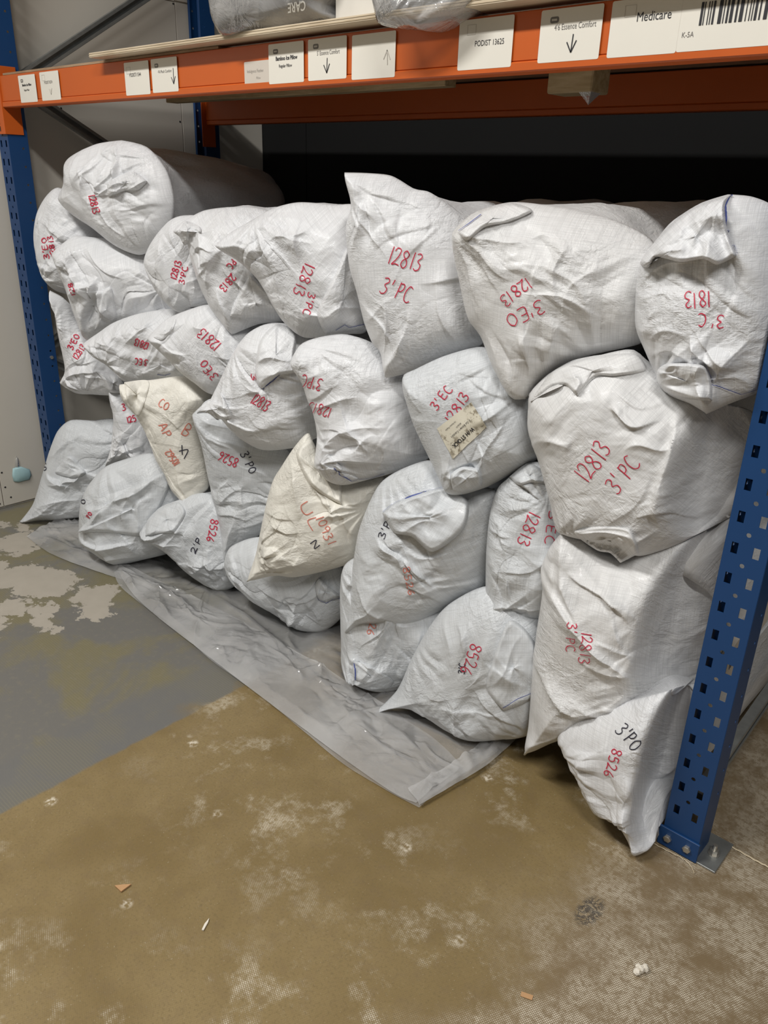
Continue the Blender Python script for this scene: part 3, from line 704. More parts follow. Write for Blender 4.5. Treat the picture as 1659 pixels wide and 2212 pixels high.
def flap(key, outline, H=0.022, off=0.010, folds=(), amp=0.8, name='folded_flap', N=120, MR=26, label=None, mat=None):
    """a folded-over piece of cloth lying on its sack"""
    s = SK[key]; seed = s.seed + len(s.trees) * 13
    px = resample(outline, N); c, A, rr, G = disk(px, MR)
    flat = G.reshape(-1, 2); T = np.full(len(flat), np.nan)
    for i, (x, y) in enumerate(flat):
        h = cast(s, x, y)
        if h is not None: T[i] = h[3]
    dr = np.array([ray(x, y) for x, y in flat]); dr /= np.linalg.norm(dr, axis=1)[:, None]
    ok = ~np.isnan(T)
    med = np.median(T[ok]); lim = med + 0.16
    T[ok] = np.minimum(T[ok], lim)
    for i in np.where(~ok)[0]:
        dd = ((flat[ok] - flat[i]) ** 2).sum(1); T[i] = T[ok][dd.argmin()]
    T = T.reshape(MR, N); base = T.copy()
    for _ in range(10):
        Q = T.copy(); Q[1:-1] = (T[:-2] + T[2:] + np.roll(T, 1, 1)[1:-1] + np.roll(T, -1, 1)[1:-1]) / 4
        Q[-1] = (np.roll(T[-1], 1) + np.roll(T[-1], -1) + T[-1]) / 3; Q[0] = T[:2].mean(); T = Q
    T = np.minimum(T, base)
    loop = px; d = seg_dist(G[..., 0], G[..., 1], loop[::2]); dn = np.clip(d / (0.8 * d.max()), 0, 1)
    mpp = med / FPX
    U, V = G[..., 0] * mpp, -G[..., 1] * mpp
    per = np.cumsum(np.full(N, 1.0)) * 7.0 / N; free = np.clip(0.45 + 1.1 * val_noise(per, per * 0 + 0.3, seed + 4), 0.0, 1.2)
    free = (free + np.roll(free, 1) + np.roll(free, -1)) / 3
    h = off * 0.75 * free[None] + 0.85 * H * (1 - (1 - dn) ** 2) + crumple(U, V, seed) * amp * 0.6 * (0.35 + 0.65 * dn) + 0.006 * val_noise(U * 25, V * 25, seed)
    for fo in folds:
        h = h + fold(U, V, (fo[0] * mpp, -fo[1] * mpp), (fo[2] * mpp, -fo[3] * mpp), fo[4], fo[5], fo[6] if len(fo) > 6 else 0)
    h = np.maximum(h, 0.002 + 0.002 * free[None])
    T2 = T - h; dr = dr.reshape(MR, N, 3)
    P = CAM + dr * T2[..., None]
    rim2 = CAM + dr[-1] * (base[-1] + 0.006)[:, None]
    mid = CAM + (dr[-1] * 1.0) * (T2[-1] + 0.006)[:, None]
    cen = P[0].mean(0)
    verts = np.concatenate([cen[None], P.reshape(-1, 3), mid, rim2])
    verts[:, 2] = np.maximum(verts[:, 2], 0.004)
    uv = np.concatenate([np.array([[U[0].mean(), V[0].mean()]]), np.stack([U, V], -1).reshape(-1, 2), np.stack([U[-1], V[-1]], 1) * 1.01, np.stack([U[-1], V[-1]], 1) * 1.03])
    a = random.Random(seed).uniform(0, 3); uv = uv @ np.array([[math.cos(a), -math.sin(a)], [math.sin(a), math.cos(a)]]) + seed
    faces = [(0, 1 + (i + 1) % N, 1 + i) for i in range(N)]
    faces += [tuple(1 + j for j in f) for f in ring_faces(MR + 2, N)]
    if (loop[:, 0] * np.roll(loop[:, 1], -1) - np.roll(loop[:, 0], -1) * loop[:, 1]).sum() < 0: faces = [f[::-1] for f in faces]
    o = link(name, verts, faces, SACK[mat or s.mat], s.o, True); set_uv(o.data, uv)
    if label: o['label'] = label
    s.trees.append(BVHTree.FromPolygons([Vector(v) for v in verts], faces))
    return o

def ribbon(s, lines, wd, mat, name, label, lift=0.0022):
    """ink or thread laid on the cloth along pixel polylines"""
    V_, F_ = [], []
    for ln in lines:
        P_, N_ = [], []
        for x, y in ln:
            h = cast(s, x, y)
            if h is None: continue
            nn = np.array(h[1]); d = ray(x, y)
            if nn @ d > 0: nn = -nn
            P_.append(np.array(h[0])); N_.append(nn)
        if len(P_) < 2: continue
        P_ = np.array(P_); N_ = np.array(N_)
        k0 = 0
        for i in range(len(P_)):
            t = P_[min(i + 1, len(P_) - 1)] - P_[max(i - 1, 0)]; sd = np.cross(N_[i], t); sd = sd / (np.linalg.norm(sd) + 1e-9)
            # keep the ink facing out: width across the stroke, lifted off the cloth
            q = P_[i] + N_[i] * lift; V_ += [q - sd * wd / 2, q + sd * wd / 2]
            if i and np.linalg.norm(P_[i] - P_[i - 1]) < 0.05:
                b = len(V_) - 4; F_.append((b, b + 1, b + 3, b + 2))
    if not F_: return None
    o = link(name, V_, F_, mat, s.o)
    if label: o['label'] = label
    return o

GL = {
    '1': [[(.28, 1), (.24, .5), (.22, 0)]],
    '2': [[(.05, .8), (.2, 1), (.45, .95), (.48, .7), (.3, .35), (.03, .03), (.3, .10), (.62, .06)]],
    '8': [[(.5, .85), (.3, 1), (.1, .85), (.15, .65), (.45, .4), (.5, .15), (.3, 0), (.08, .15), (.15, .4), (.45, .65), (.52, .88)]],
    '3': [[(.06, .92), (.35, 1), (.48, .8), (.24, .55), (.5, .36), (.45, .1), (.2, 0), (.03, .1)]],
    '5': [[(.5, 1), (.15, .98), (.1, .6), (.4, .6), (.5, .3), (.35, .03), (.05, .05)]],
    '6': [[(.45, 1), (.15, .6), (.05, .25), (.25, 0), (.48, .2), (.35, .45), (.1, .3)]],
    '0': [[(.3, 1), (.08, .7), (.1, .2), (.3, 0), (.5, .25), (.5, .75), (.3, 1)]],
    'O': [[(.3, .95), (.06, .65), (.1, .2), (.32, .02), (.56, .3), (.5, .75), (.28, .95)]],
    '9': [[(.5, .75), (.3, 1), (.08, .8), (.2, .5), (.5, .7), (.5, .4), (.45, 0)]],
    'P': [[(.14, 1), (.12, .5), (.08, 0)], [(.12, .92), (.42, .96), (.5, .72), (.36, .5), (.12, .46)]],
    'C': [[(.5, .9), (.25, .98), (.05, .6), (.1, .15), (.35, 0), (.58, .12)]],
    'E': [[(.5, 1), (.1, .95), (.06, .5), (.08, .02), (.52, .03)], [(.08, .52), (.42, .54)]],
    "'": [[(.16, 1.05), (.12, .72)]],
    'N': [[(.05, 0), (.1, 1), (.45, .05), (.5, 1)]],
    '4': [[(.35, 1), (.05, .4), (.6, .42)], [(.42, .7), (.38, 0)]],
    'A': [[(.02, 0), (.28, 1), (.55, 0)], [(.12, .35), (.45, .35)]],
    'B': [[(.1, 0), (.1, 1), (.42, .95), (.45, .65), (.1, .52), (.5, .4), (.48, .08), (.1, 0)]],
    'L': [[(.1, 1), (.06, .05), (.5, .03)]],
    'U': [[(.05, 1), (.08, .2), (.3, 0), (.5, .25), (.52, 1)]],
    '7': [[(.05, .95), (.5, 1), (.2, 0)]],
}
ADV = {"'": 0.32, '1': 0.45, ' ': 0.30}
def spl(pts, n=7):
    P = np.array(pts, float); out = []
    for i in range(len(P) - 1):
        p0, p1, p2, p3 = P[max(i - 1, 0)], P[i], P[i + 1], P[min(i + 2, len(P) - 1)]
        for k in range(n):
            t = k / n; out.append(0.5 * (2 * p1 + (p2 - p0) * t + (2 * p0 - 5 * p1 + 4 * p2 - p3) * t * t + (3 * p1 - p0 - 3 * p2 + p3) * t**3))
    return out + [P[-1]]
def write(key, txt, x0, y0, x1, y1, hpx, mat='red', wd=None):
    """handwriting from the middle of the first character's side to (x1, y1)"""
    s = SK[key]; b = np.array([x1 - x0, y1 - y0], float); L = np.hypot(*b); b /= L; u = np.array([b[1], -b[0]])
    tot = sum(ADV.get(ch, 0.72) for ch in txt); k = L / tot; rnd = random.Random(sum(map(ord, txt)) + int(x0)); lines = []; xx = 0
    for ch in txt:
        jit = rnd.uniform(-0.06, 0.06)
        for st in GL.get(ch, []):
            lines.append([np.array([x0, y0]) + b * (xx + p[0] * 1.05) * k + u * (p[1] - 0.5 + jit) * hpx for p in spl(st)])
        xx += ADV.get(ch, 0.72)
    col = {'red': 'red', 'fadedred': 'faded red', 'black': 'black'}[mat]
    h = cast(s, (x0 + x1) / 2, (y0 + y1) / 2); dist = h[3] if h else 2.5
    return ribbon(s, lines, wd or max(0.0021, 0.0027 * dist / 2.2), M[mat], 'handwriting', f'{col} handwritten {txt}')
def hem(key, pts, wd=0.003, name='hem_stitching'):
    P = []
    for i in range(len(pts) - 1):
        n = max(3, int(math.hypot(pts[i + 1][0] - pts[i][0], pts[i + 1][1] - pts[i][1]) / 3))
        for q in range(n): t = q / n; P.append((pts[i][0] * (1 - t) + pts[i + 1][0] * t, pts[i][1] * (1 - t) + pts[i + 1][1] * t))
    return ribbon(SK[key], [P + [pts[-1]]], wd, M['hem'], name, 'dark blue hem stitching', 0.003)

# what is written on each sack: sack, text, start and end of the line, height, ink
WRITING = [
    ('B1', '12813', 198, 420, 209, 462, 15),
    ('B2', "3'EO", 101, 560, 94, 512, 11),
    ('B2', '12813', 117, 556, 107, 508, 11),
    ('B3', '128', 160, 640, 150, 610, 9),
    ('B4', '12813', 374, 604, 386, 562, 14),
    ('B4', "3'PC", 393, 614, 400, 574, 12),
    ('B5', '2813', 506, 595, 478, 628, 16),
    ('B5', "PC", 506, 562, 494, 580, 14),
    ('B6', '12813', 672, 568, 643, 640, 24),
    ('B6', "3'PC", 676, 632, 660, 682, 16),
    ('B7', '12813', 840, 548, 914, 570, 38),
    ('B7', "3' PC", 826, 613, 892, 640, 36),
    ('B8', '12813', 1147, 606, 1083, 655, 26),
    ('B8', "3'EO", 1174, 658, 1094, 696, 30),
    ('B9', '1813', 1538, 645, 1476, 650, 34),
    ('B9', "3' C", 1565, 696, 1504, 692, 28),
    ('B10', "3'EO", 151, 754, 167, 722, 13),
    ('B10', '12813', 162, 776, 181, 744, 13),
    ('B11', '12813', 322, 748, 290, 738, 15),
    ('B11', '3 EC', 319, 784, 290, 780, 13),
    ('B12', '12813', 474, 752, 430, 714, 22),
    ('B12', "3'EO", 465, 818, 436, 780, 18),
    ('B13', '12813', 546, 858, 582, 880, 24),
    ('B13', '3', 547, 806, 550, 826, 10),
    ('B14', "3'PC", 696, 832, 650, 820, 26),
    ('B14', '12813', 717, 892, 666, 876, 22),
    ('B15', "3' EC", 936, 882, 972, 834, 20),
    ('B15', '12813', 966, 912, 1008, 848, 22),
    ('B16', '12813', 1254, 1036, 1308, 956, 40),
    ('B16', "3' PC", 1318, 1056, 1372, 988, 38),
    ('B17', 'CO', 345, 868, 366, 880, 18, 'fadedred'),
    ('B17', 'B', 396, 925, 412, 935, 26, 'fadedred'),
    ('B17', 'AP', 350, 915, 366, 945, 18, 'fadedred'),
    ('B17', '10562', 384, 1004, 362, 972, 15, 'fadedred'),
    ('B17', '4', 408, 975, 384, 978, 30, 'black'),
    ('B18', '125', 273, 908, 294, 902, 13),
    ('B18', '3', 263, 880, 272, 878, 14),
    ('B19', '8526', 514, 1000, 472, 982, 20),
    ('B19', "3' PO", 527, 976, 548, 1022, 18, 'black'),
    ('B20', '10931', 690, 1114, 718, 1176, 19, 'fadedred'),
    ('B20', 'N', 676, 1168, 690, 1186, 15, 'black'),
    ('B20', 'UL', 655, 1085, 690, 1150, 20, 'fadedred'),
    ('B21', "3'P", 824, 1164, 840, 1124, 15, 'black'),
    ('B21', '8526', 877, 1224, 890, 1288, 14, 'fadedred'),
    ('B22', '12813', 1158, 1106, 1128, 1180, 27),
    ('B22', '3 EC', 1197, 1104, 1184, 1178, 20),
    ('B23', '12813', 1268, 1364, 1263, 1436, 24),
    ('B23', "3' PC", 1237, 1345, 1232, 1410, 20),
    ('B24', "3'", 92, 1012, 104, 1003, 13, 'black'),
    ('B25', 'O', 178, 1088, 182, 1078, 10, 'black'),
    ('B25', 'PO', 190, 1118, 196, 1106, 9),
    ('B26', '8526', 465, 1122, 454, 1172, 16),
    ('B26', "2'P", 416, 1194, 432, 1160, 12, 'black'),
    ('B28', '26', 806, 1346, 800, 1374, 16, 'fadedred'),
    ('B29', '8526', 1030, 1392, 1006, 1458, 26),
    ('B29', "3'C", 996, 1455, 1000, 1430, 14, 'black'),
    ('B30', "3'PO", 1341, 1568, 1380, 1616, 30, 'black'),
    ('B30', '8526', 1334, 1618, 1314, 1680, 22),
]
# row by row, from the top left; outlines are the sacks' silhouettes set at their own distance
sack('B1', [(147, 345), (205, 312), (262, 303, 1), (318, 318), (362, 370), (378, 440), (360, 510), (308, 550), (255, 533), (200, 492), (155, 462), (128, 430), (144, 390)],
     'large sack on top of the pile by the pale wall, reaching far back', Y=0.05, k=0.25, H=0.10, back=at(575, 462, 1, 1.05), rb=0.205, tip=0.0,
     folds=[(262, 305, 290, 400, 0.022, 0.010, -1), (318, 395, 232, 420, 0.016, 0.009), (225, 330, 212, 490, 0.012, 0.01), (205, 350, 245, 530, 0.010, 0.012), (240, 430, 300, 520, 0.010, 0.01)])
sack('B2', [(125, 405), (160, 425), (200, 470), (215, 550), (180, 632), (132, 632), (105, 612), (85, 570), (76, 510), (82, 460), (100, 425)],
     'sack squeezed between blue upright and big top sack, reading 3\' 12813 sideways', Y=0.02, k=0.45, H=0.10, mat='w', yend=0.95, rb=0.17,
     folds=[(100, 470, 120, 620, 0.012, 0.010), (120, 470, 135, 590, -0.010, 0.010)])
sack('B3', [(124, 545, 1), (160, 510), (215, 518), (290, 535), (350, 555), (410, 590), (440, 650), (400, 690), (330, 690), (270, 700), (230, 715), (190, 735), (168, 690), (147, 632), (133, 590)],
     'wide sack below the top one with a deep gathered pleat in its front', Y=0.07, k=0.5, H=0.13,
     folds=[(235, 600, 170, 640, 0.035, 0.018, 1), (232, 600, 202, 715, 0.045, 0.014, -1), (240, 612, 258, 700, 0.035, 0.014, 1), (222, 610, 208, 705, -0.05, 0.016), (145, 555, 165, 690, 0.012, 0.012)])
sack('B4', [(312, 565), (330, 520), (365, 478), (400, 465), (450, 475), (480, 560), (470, 640), (444, 660), (410, 664), (388, 675), (355, 650), (330, 615)],
     'sack reading 12813 3\' PC half hidden behind its crumpled neighbour, with a tucked flap', Y=0.06, k=0.5, H=0.10)
sack('B5', [(385, 500, 1), (402, 478), (440, 455), (500, 447), (560, 450), (620, 480), (650, 560), (650, 640), (630, 690), (560, 700), (513, 719, 1), (470, 680), (453, 657), (435, 620), (415, 560), (410, 520)],
     'sack with a torn curled corner at its top and a pale triangular flap below', Y=0.05, k=0.5, H=0.12,
     folds=[(400, 480, 425, 600, 0.022, 0.014, -1), (450, 460, 480, 660, 0.012, 0.014), (505, 540, 455, 660, 0.016, 0.012)])
sack('B6', [(476, 530, 1), (505, 500), (545, 475), (590, 450), (645, 437), (720, 442), (780, 450), (815, 560), (812, 660), (792, 716), (755, 722), (708, 728), (655, 728), (610, 690), (575, 630), (555, 600), (520, 565)],
     'bright sack marked 2813 sideways with a broad folded corner at its right', Y=0.03, k=0.5, H=0.13,
     folds=[(590, 500, 640, 690, 0.018, 0.014, 1), (600, 470, 560, 500, 0.014, 0.010), (678, 480, 665, 720, 0.016, 0.014, -1), (620, 520, 700, 480, 0.012, 0.010), (560, 610, 640, 700, 0.012, 0.01)])
sack('B7', [(756, 373, 1), (800, 374), (847, 380), (894, 407), (928, 415), (965, 442), (1010, 490), (1050, 570), (1068, 660), (1045, 742), (975, 766), (898, 800), (843, 812, 1), (827, 760), (807, 742), (788, 695), (773, 634), (756, 574), (749, 490), (764, 440)],
     'tall sack with a peaked corner reading 12813 and 3\' PC in large red figures', Y=0.02, k=0.5, H=0.12, amp=0.9,
     folds=[(756, 380, 800, 500, 0.020, 0.013, -1), (795, 378, 780, 540, 0.014, 0.010), (770, 620, 800, 740, 0.012, 0.012), (845, 805, 900, 700, 0.022, 0.018), (890, 640, 780, 690, 0.010, 0.012), (940, 500, 990, 460, 0.012, 0.012)])
sack('B8', [(990, 500, 1), (1030, 458), (1100, 437), (1180, 443), (1260, 458), (1340, 480), (1410, 520), (1445, 600), (1430, 700), (1385, 742), (1300, 762), (1261, 772), (1200, 800), (1165, 825), (1148, 854, 1), (1119, 857), (1095, 835), (1066, 790), (1040, 726), (1012, 688), (996, 618), (988, 557)],
     'broad scuffed sack with red 12813 3\' EO upside down and a taped patch', Y=0.02, k=0.5, H=0.14, mat='d', amp=0.8,
     folds=[(1000, 495, 1120, 460, 0.022, 0.014, -1), (1020, 520, 1200, 500, 0.014, 0.014), (1150, 850, 1240, 700, 0.020, 0.012, 1), (1230, 560, 1300, 660, 0.010, 0.012), (1120, 850, 1060, 700, 0.016, 0.015), (1190, 840, 1300, 740, 0.016, 0.01)])
sack('B9', [(1580, 420, 1), (1515, 440), (1450, 480), (1410, 530), (1383, 570), (1375, 610), (1373, 700), (1395, 760), (1420, 815), (1445, 852), (1500, 868), (1535, 886, 1), (1580, 868), (1640, 845), (1685, 790), (1700, 660), (1695, 520), (1675, 450), (1630, 425)],
     'sack at the top right, its top edge folded over with a blue hem', Y=0.03, k=0.5, H=0.13, yend=1.0, rb=0.20,
     folds=[(1380, 620, 1470, 640, 0.012, 0.01), (1400, 780, 1440, 640, 0.012, 0.014), (1520, 700, 1560, 800, 0.026, 0.014, 1), (1545, 790, 1640, 830, 0.012, 0.012), (1420, 720, 1520, 700, 0.014, 0.009), (1535, 880, 1520, 720, 0.014, 0.012)])
# second row
sack('B10', [(118, 625, 1), (145, 645), (165, 690), (200, 730), (235, 775), (262, 815), (270, 850), (243, 854), (205, 852), (168, 848), (139, 822, 1), (148, 802), (138, 760), (127, 710), (121, 660)],
     'flattened sack by the wall reading 3\' EO 12813, its flap hanging in the air', Y=0.0, k=0.5, H=0.09, rb=0.15, yend=0.85,
     folds=[(142, 820, 230, 790, 0.018, 0.010, 1), (205, 798, 268, 830, 0.014, 0.012)])
sack('B11', [(192, 738, 1), (240, 700), (290, 680), (340, 670), (390, 668), (440, 700), (450, 770), (420, 815), (340, 822), (285, 828), (262, 812), (240, 792), (212, 770)],
     'small pointed sack reading 12813 EC upside down above the yellowed sack', Y=0.03, k=0.5, H=0.11,
     folds=[(195, 738, 260, 730, 0.016, 0.010), (240, 700, 280, 760, 0.012, 0.012), (310, 690, 300, 760, 0.010, 0.01)])
sack('B12', [(332, 726, 1), (360, 690), (410, 668), (455, 658), (500, 680), (545, 715), (570, 770), (545, 810), (505, 842), (465, 853), (430, 830), (390, 800), (352, 756)],
     'smooth rounded sack reading 12813 and 3\' EO tilted upside down', Y=0.02, k=0.5, H=0.12, amp=0.75)
sack('B13', [(463, 866, 1), (478, 820), (500, 770), (530, 725), (565, 703), (600, 697), (640, 705), (680, 740), (700, 800), (695, 880), (680, 945), (640, 966), (575, 972), (535, 955), (505, 932), (482, 898)],
     'round sack reading 12813 below a pale folded pocket with dark stitching', Y=0.02, k=0.5, H=0.13,
     folds=[(500, 790, 520, 930, 0.012, 0.012, 1), (525, 750, 530, 900, 0.010, 0.012), (470, 870, 540, 930, 0.012, 0.012)])
sack('B14', [(640, 778, 1), (655, 742), (690, 728), (745, 722), (800, 738), (835, 765), (880, 810), (905, 880), (932, 960), (930, 988), (870, 1015), (800, 1035), (745, 1047), (715, 1035), (690, 995, 1), (690, 940), (678, 880), (668, 860), (658, 815)],
     'plump middle sack reading 3\' PC 12813 upside down, blue hem at its corner', Y=0.0, k=0.5, H=0.14, amp=0.95,
     folds=[(660, 760, 740, 745, 0.014, 0.010, -1), (668, 860, 800, 850, 0.014, 0.012), (690, 935, 860, 900, 0.010, 0.012), (695, 990, 800, 1010, 0.014, 0.012), (700, 980, 850, 980, 0.014, 0.012, 1), (650, 790, 720, 800, 0.010, 0.01)])
sack('B15', [(872, 812), (898, 797), (962, 768), (1040, 749), (1090, 770), (1135, 825), (1165, 900), (1170, 980), (1110, 1020), (1055, 1050), (1006, 1062), (978, 1058, 1), (935, 996), (898, 921), (875, 850)],
     'sack carrying a worn paper W/H STOCK sticker below red 3\' EC 12813', Y=0.0, k=0.5, H=0.13, mat='g', amp=0.8,
     folds=[(980, 1055, 1000, 990, 0.022, 0.014, 1), (975, 1020, 1100, 990, 0.012, 0.014), (900, 800, 940, 900, 0.008, 0.01)])
sack('B16', [(1143, 872), (1148, 845), (1185, 808), (1240, 777), (1300, 765), (1370, 755), (1420, 800), (1470, 835), (1560, 870), (1630, 892), (1662, 960), (1630, 1060), (1588, 1108), (1510, 1150), (1440, 1185), (1378, 1200), (1330, 1175), (1245, 1158), (1205, 1140), (1190, 1080), (1160, 980), (1143, 930)],
     'big boxy sack beside the blue upright with bold red 12813 3\' PC', Y=0.02, k=0.5, H=0.15, mat='d', amp=0.85, yend=1.0, recess=(3.13, 0.22, 0.13),
     folds=[(1470, 880, 1450, 1100, 0.020, 0.020, 1), (1350, 870, 1440, 895, 0.020, 0.010, 1), (1360, 840, 1460, 860, 0.014, 0.01), (1150, 930, 1300, 940, 0.008, 0.015), (1230, 1120, 1400, 1130, 0.018, 0.012, -1), (1380, 1190, 1430, 1110, 0.018, 0.012), (1470, 930, 1380, 945, 0.012, 0.01)])
# third row
sack('B18', [(238, 835), (275, 845), (310, 880), (335, 940), (345, 990), (320, 1012), (272, 990), (238, 1002, 1), (245, 950), (248, 890)],
     'half hidden sack behind the yellowed one, with 125 visible', Y=0.10, k=0.5, H=0.10, mat='w', rb=0.15, yend=0.9,
     folds=[(250, 960, 330, 985, 0.014, 0.010)])
sack('B17', [(268, 826, 1), (330, 820), (400, 812), (440, 830), (466, 856), (445, 885), (432, 910), (438, 962), (446, 1010), (451, 1053), (415, 1087, 1), (375, 1060), (358, 1026), (337, 989), (320, 942), (297, 898), (273, 864)],
     'yellowed sack hanging down in a point, scrawled with faded red and a black 4', Y=-0.02, k=0.55, H=0.09, mat='y', yend=0.95, rb=0.17,
     folds=[(275, 830, 310, 900, 0.014, 0.010, 1), (320, 850, 430, 940, 0.012, 0.012), (310, 905, 360, 1000, 0.018, 0.010, -1), (440, 880, 400, 960, 0.010, 0.01)])
sack('B19', [(425, 890, 1), (455, 862), (485, 868), (540, 905), (600, 955), (635, 985), (650, 1030), (630, 1070), (600, 1115), (562, 1155), (522, 1185), (496, 1208, 1), (480, 1160), (470, 1110), (456, 1060), (441, 980), (432, 935)],
     'grey shaded sack reading 8526 upside down and black 3\' PO', Y=0.05, k=0.5, H=0.09, mat='g', rb=0.18,
     folds=[(430, 895, 470, 1000, 0.014, 0.010), (450, 1060, 560, 1080, 0.008, 0.012), (470, 1100, 550, 1110, 0.010, 0.012, 1), (440, 880, 520, 930, 0.012, 0.01)])
sack('B20', [(668, 936), (690, 990), (720, 1020), (780, 1040), (832, 1030), (815, 1085), (792, 1150), (772, 1206), (729, 1226), (641, 1246), (600, 1242), (545, 1246, 1), (555, 1195), (564, 1147), (587, 1046), (607, 1009), (640, 960)],
     'yellowed soiled sack reading 10931 and a black N, sagging to a point', Y=-0.02, k=0.5, H=0.11, mat='y', amp=1.0, rb=0.17,
     folds=[(660, 945, 730, 1090, 0.022, 0.012, 1), (690, 1000, 740, 1100, 0.018, 0.010), (640, 990, 700, 1200, 0.012, 0.010), (720, 1100, 810, 1060, 0.016, 0.010), (550, 1240, 720, 1170, 0.010, 0.012), (750, 1060, 720, 1200, 0.010, 0.01)])
sack('B21', [(825, 1040), (870, 1012), (930, 994), (970, 1020), (1015, 1050), (1070, 1058), (1075, 1120), (1065, 1200), (1050, 1262), (996, 1289), (942, 1323), (894, 1348), (854, 1353), (797, 1347), (756, 1357, 1), (763, 1232), (776, 1147), (800, 1080)],
     'sack with a large rolled-over lip edged in blue, reading 3\'P and 8526', Y=0.0, k=0.5, H=0.13, mat='g', amp=0.9,
     folds=[(840, 1130, 960, 1240, 0.022, 0.014, -1), (870, 1160, 950, 1230, -0.016, 0.012), (760, 1350, 850, 1290, 0.014, 0.012), (780, 1240, 880, 1320, 0.010, 0.012), (930, 1000, 970, 1050, 0.014, 0.01)])
sack('B22', [(1095, 1035), (1138, 1000), (1185, 1005), (1215, 1060), (1232, 1130), (1240, 1200), (1235, 1270), (1205, 1322), (1120, 1345), (1052, 1364, 1), (1050, 1280), (1052, 1180), (1060, 1100), (1075, 1055)],
     'narrow sack wedged in the middle reading 12813 3 EC downwards', Y=0.03, k=0.5, H=0.09, mat='g', amp=0.8, rb=0.18,
     folds=[(1055, 1360, 1150, 1250, 0.014, 0.012), (1060, 1300, 1180, 1290, 0.012, 0.01), (1080, 1050, 1180, 1030, 0.012, 0.01)])
sack('B23', [(1222, 1141, 1), (1260, 1160), (1300, 1190), (1360, 1203), (1440, 1180), (1520, 1150), (1592, 1105), (1622, 1150), (1602, 1280), (1566, 1380), (1530, 1450), (1498, 1476), (1436, 1499), (1389, 1538), (1268, 1571), (1217, 1592), (1145, 1612, 1), (1149, 1485), (1153, 1417), (1163, 1340), (1173, 1269), (1168, 1225), (1190, 1180)],
     'dusty sack low on the right, red 12813 3\' PC and a drooping corner', Y=0.02, k=0.5, H=0.14, mat='d', amp=0.8, yend=1.0, recess=(3.13, 0.22, 0.13),
     folds=[(1180, 1240, 1400, 1410, 0.024, 0.020, -1), (1160, 1420, 1290, 1500, 0.020, 0.014, 1), (1150, 1600, 1260, 1520, 0.020, 0.014), (1390, 1535, 1260, 1480, 0.014, 0.012), (1400, 1405, 1250, 1380, 0.010, 0.014), (1250, 1200, 1380, 1300, 0.020, 0.016, 1), (1460, 1250, 1440, 1380, 0.014, 0.016)])
# floor row
sack('B24', [(48, 1122, 1), (72, 1088), (90, 1030), (108, 970), (125, 930), (152, 908), (200, 908), (255, 905), (295, 950), (295, 1020), (265, 1060), (230, 1090), (195, 1112), (172, 1117), (120, 1123)],
     'sack on the floor in the far corner by the wall, marked with a black 3\'', anchor=(120, 1122), k=0.66, H=0.13, mat='g', yend=0.95,
     folds=[(105, 1010, 160, 1040, 0.030, 0.012, -1), (150, 1035, 185, 1010, 0.024, 0.010), (70, 1090, 180, 1060, 0.012, 0.014), (100, 980, 150, 960, 0.014, 0.012), (60, 1115, 140, 1095, 0.010, 0.012)])
sack('B25', [(172, 1140), (175, 1090), (190, 1050), (225, 1010), (270, 992), (330, 978), (375, 1010), (400, 1080), (395, 1150), (365, 1192), (310, 1208), (258, 1218), (222, 1202), (175, 1171)],
     'round sack on the floor sheet with a lapped seam across its front', anchor=(258, 1216), k=0.55, H=0.15, mat='g',
     folds=[(172, 1152, 310, 1155, 0.026, 0.014, -1), (350, 1020, 260, 1075, 0.020, 0.010, -1), (260, 1075, 180, 1145, 0.014, 0.010, -1), (330, 1060, 310, 1150, 0.014, 0.012), (200, 1190, 340, 1190, 0.012, 0.014)])
sack('B26', [(312, 1143, 1), (340, 1100), (385, 1080), (440, 1065), (490, 1090), (530, 1170), (535, 1235), (505, 1268), (475, 1276), (440, 1260), (400, 1230), (368, 1195), (330, 1165)],
     'sack near the floor reading 8526 downwards and a small black 2\'', anchor=(475, 1275), k=0.5, H=0.11, mat='g',
     folds=[(315, 1145, 400, 1130, 0.020, 0.010), (375, 1180, 420, 1090, 0.014, 0.012), (360, 1110, 340, 1160, 0.012, 0.01), (470, 1160, 500, 1260, 0.012, 0.01)])
sack('B27', [(485, 1215), (500, 1180), (560, 1160), (640, 1180), (725, 1210), (755, 1260), (748, 1320), (705, 1360), (650, 1356), (600, 1325), (545, 1290), (500, 1250)],
     'low sack on the sheet with a knotted tuft, under the soiled yellowed sack', anchor=(680, 1358), k=0.5, H=0.12, mat='g',
     folds=[(680, 1260, 650, 1340, 0.014, 0.012), (695, 1270, 700, 1330, 0.010, 0.01), (500, 1240, 600, 1300, 0.010, 0.014)])
sack('B28', [(736, 1270), (745, 1220), (790, 1200), (870, 1230), (945, 1300), (975, 1370), (935, 1430), (880, 1480), (830, 1491), (765, 1467), (741, 1436), (738, 1370)],
     'sack on the floor showing only 26, a blue stitched corner below', anchor=(830, 1490), k=0.5, H=0.12, mat='g',
     folds=[(740, 1430, 860, 1440, 0.014, 0.012, 1), (760, 1370, 880, 1440, 0.012, 0.014)])
sack('B29', [(818, 1526, 1), (858, 1490), (890, 1420), (930, 1350), (970, 1305), (1040, 1268), (1105, 1270), (1170, 1330), (1195, 1420), (1190, 1520), (1150, 1582), (1090, 1592), (1026, 1593), (960, 1565), (900, 1528), (858, 1520)],
     'bulging sack on the floor reading 8526 with a pointed corner on the sheet', anchor=(1026, 1592), k=0.5, H=0.14, mat='g', amp=0.8,
     folds=[(822, 1525, 900, 1470, 0.016, 0.012), (1000, 1460, 1020, 1590, 0.016, 0.020), (970, 1310, 1000, 1400, 0.012, 0.014), (1040, 1300, 1010, 1460, 0.012, 0.014), (860, 1500, 960, 1540, 0.010, 0.014)])
